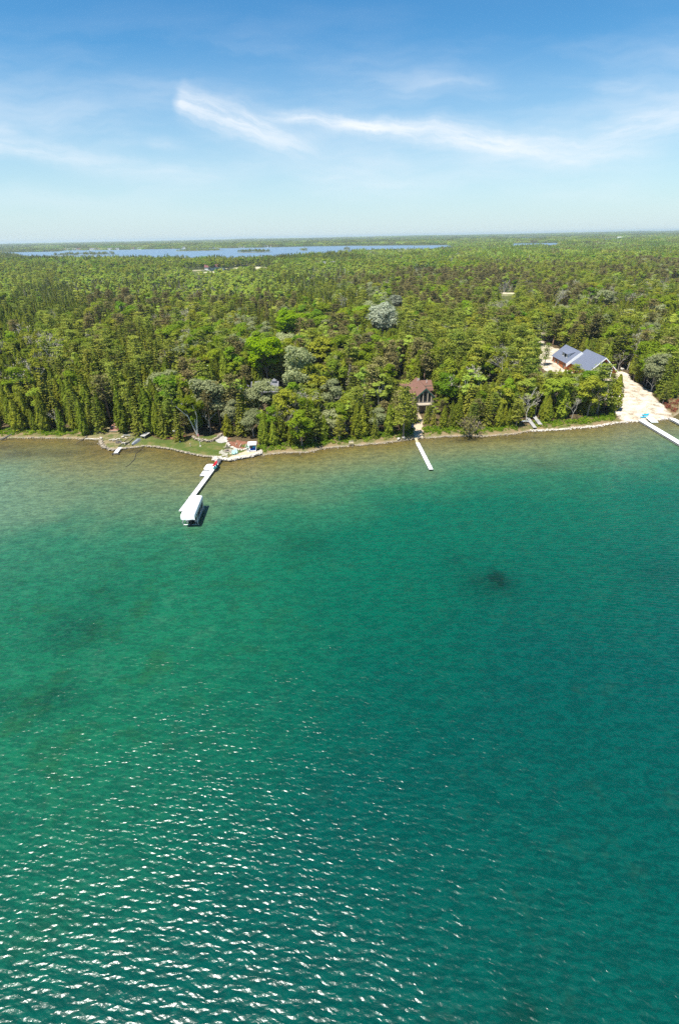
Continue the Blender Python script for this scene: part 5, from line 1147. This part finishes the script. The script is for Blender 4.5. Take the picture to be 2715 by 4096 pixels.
# grey-roofed house on the left
gC = H(-27, 164); e = empty('house', (-28., 162., gC), 0, label='grey-roofed lake house mostly hidden behind silver trees', cat='house'); zz = lambda z: z-gC
gable(e, -12.5, -1.2, -2.2, 3.6, -1, zz(5.2), zz(7.2), 'cedarwood', 'roof_grey', axis='x', over=.4)
gable(e, .0, 8.3, 1.2, 7.6, -1, zz(5.6), zz(8.0), 'housewrap', 'roof_grey', axis='x', over=.4, rname='wing_roof', wname='wing_wall')
gable(e, -3.4, .6, -5, 1.5, -1, zz(4.7), zz(6.9), 'cedarwood', 'roof_grey', over=.4, rname='porch_roof', wname='porch_wall')
for (x, y, z_, s_) in ((-8.4, .7, 7.2, 1.0), (-1.3, .7, 7.2, .9), (7.2, 4.4, 8.0, 1.1)):
    m = MB(); z_ = zz(z_); m.box((x, y, z_+.15), (s_, s_, .5)); cu_ = m.build('cupola', MT['housewrap'], e)
    m = MB(); k_ = s_*.75; m.add([(x-k_, y-k_, z_+.4), (x+k_, y-k_, z_+.4), (x+k_, y+k_, z_+.4), (x-k_, y+k_, z_+.4), (x, y, z_+1.15)], [(3, 2, 1, 0), (0, 1, 4), (1, 2, 4), (2, 3, 4), (3, 0, 4)]); m.build('cupola_roof', MT['roof_grey'], cu_)
for (x, y, z_) in ((-8, -.4, 6.9), (-5, -.4, 6.9), (5.6, 3.5, 7.7)): MB().tube((x, y, zz(z_)-.4), (x, y, zz(z_)+.5), .09, n=8).build('vent_pipe', MT['white'], e)
for x in (1.5, 3.8, 6.2): m = MB(); m.box((x, 1.13, zz(4.3)), (1.3, .08, 1.3)); wn = m.build('window', MT['white'], e); MB().box((x, 1.07, zz(4.3)), (1.1, .05, 1.1)).build('pane', MT['glass'], wn)
# small cabin seen through the trees on the left
a = T(500, 1602); e = empty('cabin', (a[0], a[1], a[2]), .2, label='small dark cabin with white roof edges deep in the left trees', cat='cabin')
gable(e, -3, 3, -4, 4, -.5, 3., 5.4, 'bark', 'roof_brown', over=.4); rakes('bargeboard', -3, 3, 0, -4.42, 3., 5.4, 'white', h=.3, ov=.4)
# ------------------------------------------------------------------ distance: buildings, poles
def simplehouse(x, y, z, w_, d_, h_, rz, label, wall, roof, group=None, name='house', cat='house'):
    e = empty(name, (x, y, z), rz, label=label, cat=cat, group=group); gable(e, -w_/2, w_/2, -d_/2, d_/2, -2, h_, h_+w_*.22, wall, roof, axis='x', over=.6) if False else gable(e, -w_/2, w_/2, -d_/2, d_/2, -2, h_, h_+d_*.3, wall, roof, axis='x', over=.6)
    for s_ in (-.25, .2): MB().box((w_*s_, -d_/2-.06, h_*.5), (w_*.14, .1, h_*.4)).build('window', MT['glass'], e)
a = FARB[0][0]; simplehouse(a[0], a[1], H(*a), 30, 12, 5., 0, 'long dark-red-roofed building in a clearing beyond the forest', 'housewrap', 'red_roof', name='farm_building', cat='building')
a = FARB[1][0]; simplehouse(a[0], a[1], H(*a)+6, 6, 6, 5.5, 0, 'small white shed at the left of the far pale clearing', 'housewrap', 'white', name='shed', cat='shed')
a = G(1310, 1065, 8); simplehouse(a[0], a[1], H(a[0], a[1])+4, 22, 10, 5, .1, 'grey-roofed house among trees beyond the middle forest', 'housewrap', 'roof_grey')
t = NT('pale_field'); t.pbr(t.mix(t.maprange(t.noise(t.pos(), .15, 4), .4, .6), (.50, .42, .30), (.36, .36, .16)), .95); MT['field'] = t.m
for i, (px, py, rx, ry, z_) in enumerate([(862, 1096, 24, 14, 3), (1005, 1077, 40, 30, 3), (1702, 1094, 26, 12, 3), (2020, 1181, 10, 7, 3), (2545, 1147, 5, 9, 3), (2688, 1149, 5, 9, 3), (795, 1089, 12, 6, 3), (1000, 1066, 34, 10, 3)]):
    c = G(px, py, z_); g0 = H(c[0], c[1]); m = MB(); pl = [(math.cos(k_*.5236)*rx*(1+.15*math.sin(k_*2.3)), math.sin(k_*.5236)*ry*(1+.2*math.cos(k_*1.9))) for k_ in range(12)]; m.prism(pl, -3, 1.2); q = m.build('clearing', MT['field'], None, (c[0], c[1], g0)); q['kind'] = 'structure'
FH = [(262,1000),(276,999.5),(300,999.5),(318,999),(368,999),(380,999.5),(398,999),(442,999),(470,998),(532,997.5),(560,997),(610,996.5),(690,995.5),(735,995),(862,990.5),(876,991),(960,989),(975,989.5),(995,990),(1005,989.5),(1065,988.5),(1078,988)]
for i, (px, py) in enumerate(FH):
    d = (3.+10-HC)  # roof line shows at this row
    p = G(px, py, 6.); L_ = 1.0; q = np.array(p)
    for _ in range(60):
        if lakefree(np.array([q[0]]), np.array([q[1]]))[0]: break
        q = q*1.004
    q = q*1.006; w_ = rng.uniform(13, 26)
    simplehouse(q[0], q[1], 3.4, w_, 11, 5.5, rng.uniform(-.2, .2), f'white waterfront house on the far lake shore, {ordn(i+1)} of {len(FH)} from left', 'housewrap', 'roof_grey' if i % 3 else 'red_roof', 'houses on the far lake shore')
FR = [(2040,951),(2058,950),(2080,950),(2100,950),(2118,950),(2150,949),(2190,949),(2395,955.5),(2412,955),(2440,955),(2478,955.5)]
for i, (px, py) in enumerate(FR):
    q = np.array(G(px, py, 4.)); 
    for _ in range(80):
        if lakefree(np.array([q[0]]), np.array([q[1]]))[0]: break
        q = q*1.004
    q = q*1.004; simplehouse(q[0], q[1], 3.4, rng.uniform(22, 40), 14, 7.5, rng.uniform(-.2, .2), f'tiny white house on the horizon water at right, {ordn(i+1)} of {len(FR)} from left', 'housewrap', 'white', 'houses on the distant right shore')
for i, (px, ty, la) in enumerate([(1806, 1030, 'pale utility pole above bright trees in the middle right'), (2559, 1004, 'utility pole with crossarms at upper right, left of two'), (2680, 1005, 'utility pole with crossarms at the right edge'), (2117, 1019, 'thin utility pole near the forest horizon, right of centre'), (1379, 1072, 'thin utility pole in the pale forest centre')]):
    p = G(px, ty, 19.); g0 = H(p[0], p[1]); e = empty('utility_pole', (p[0], p[1], g0), .1, label=la, cat='utility pole', group='utility poles'); h_ = 19-g0
    MB().tube((0, 0, 0), (0, 0, h_), .38, .28).build('pole', MT['pole'], e)
    if i < 3: MB().box((0, 0, h_-1.3), (4.6, .35, .35)).build('crossarm', MT['pole'], e); MB().box((0, .05, h_-3.2), (3.8, .35, .35)).build('crossarm', MT['pole'], e)
# radio mast by the grey house
a = T(838, 1560); e = empty('antenna_mast', tuple(a), 0, label='slender lattice antenna mast rising left of the grey-roofed house', cat='antenna'); hA = 8.5
m = MB()
for (x, y) in ((-.2, -.12), (.2, -.12), (0, .22)): m.tube((x, y, 0), (x, y, hA), .04)
for i in range(16): z_ = hA*i/16; m.tube((-.2, -.12, z_), (.2, -.12, z_+.5), .02, n=4); m.tube((.2, -.12, z_), (0, .22, z_+.5), .02, n=4)
m.build('mast', MT['alu'], e); m = MB(); m.tube((-.9, 0, hA), (.9, 0, hA), .035)
for i in range(5): m.tube((-.8+i*.4, -.5, hA), (-.8+i*.4, .5, hA), .02, n=4)
m.build('aerial', MT['alu'], e)

# ------------------------------------------------------------------ air
hz = bpy.data.materials.new('haze_air'); hz.use_nodes = True; n_ = hz.node_tree.nodes; n_.clear(); ou = n_.new('ShaderNodeOutputMaterial'); pv = n_.new('ShaderNodeVolumePrincipled')
pv.inputs['Color'].default_value = (.76, .92, .97, 1); pv.inputs['Density'].default_value = 9e-5; pv.inputs['Anisotropy'].default_value = .2; hz.node_tree.links.new(pv.outputs[0], ou.inputs['Volume']); hz.cycles.homogeneous_volume = True
m = MB(); m.box((0, 3000, 28), (30000, 26000, 68)); q = m.build('haze', hz); q['kind'] = 'stuff'; q['label'] = 'thin pale air over the lake and forest'
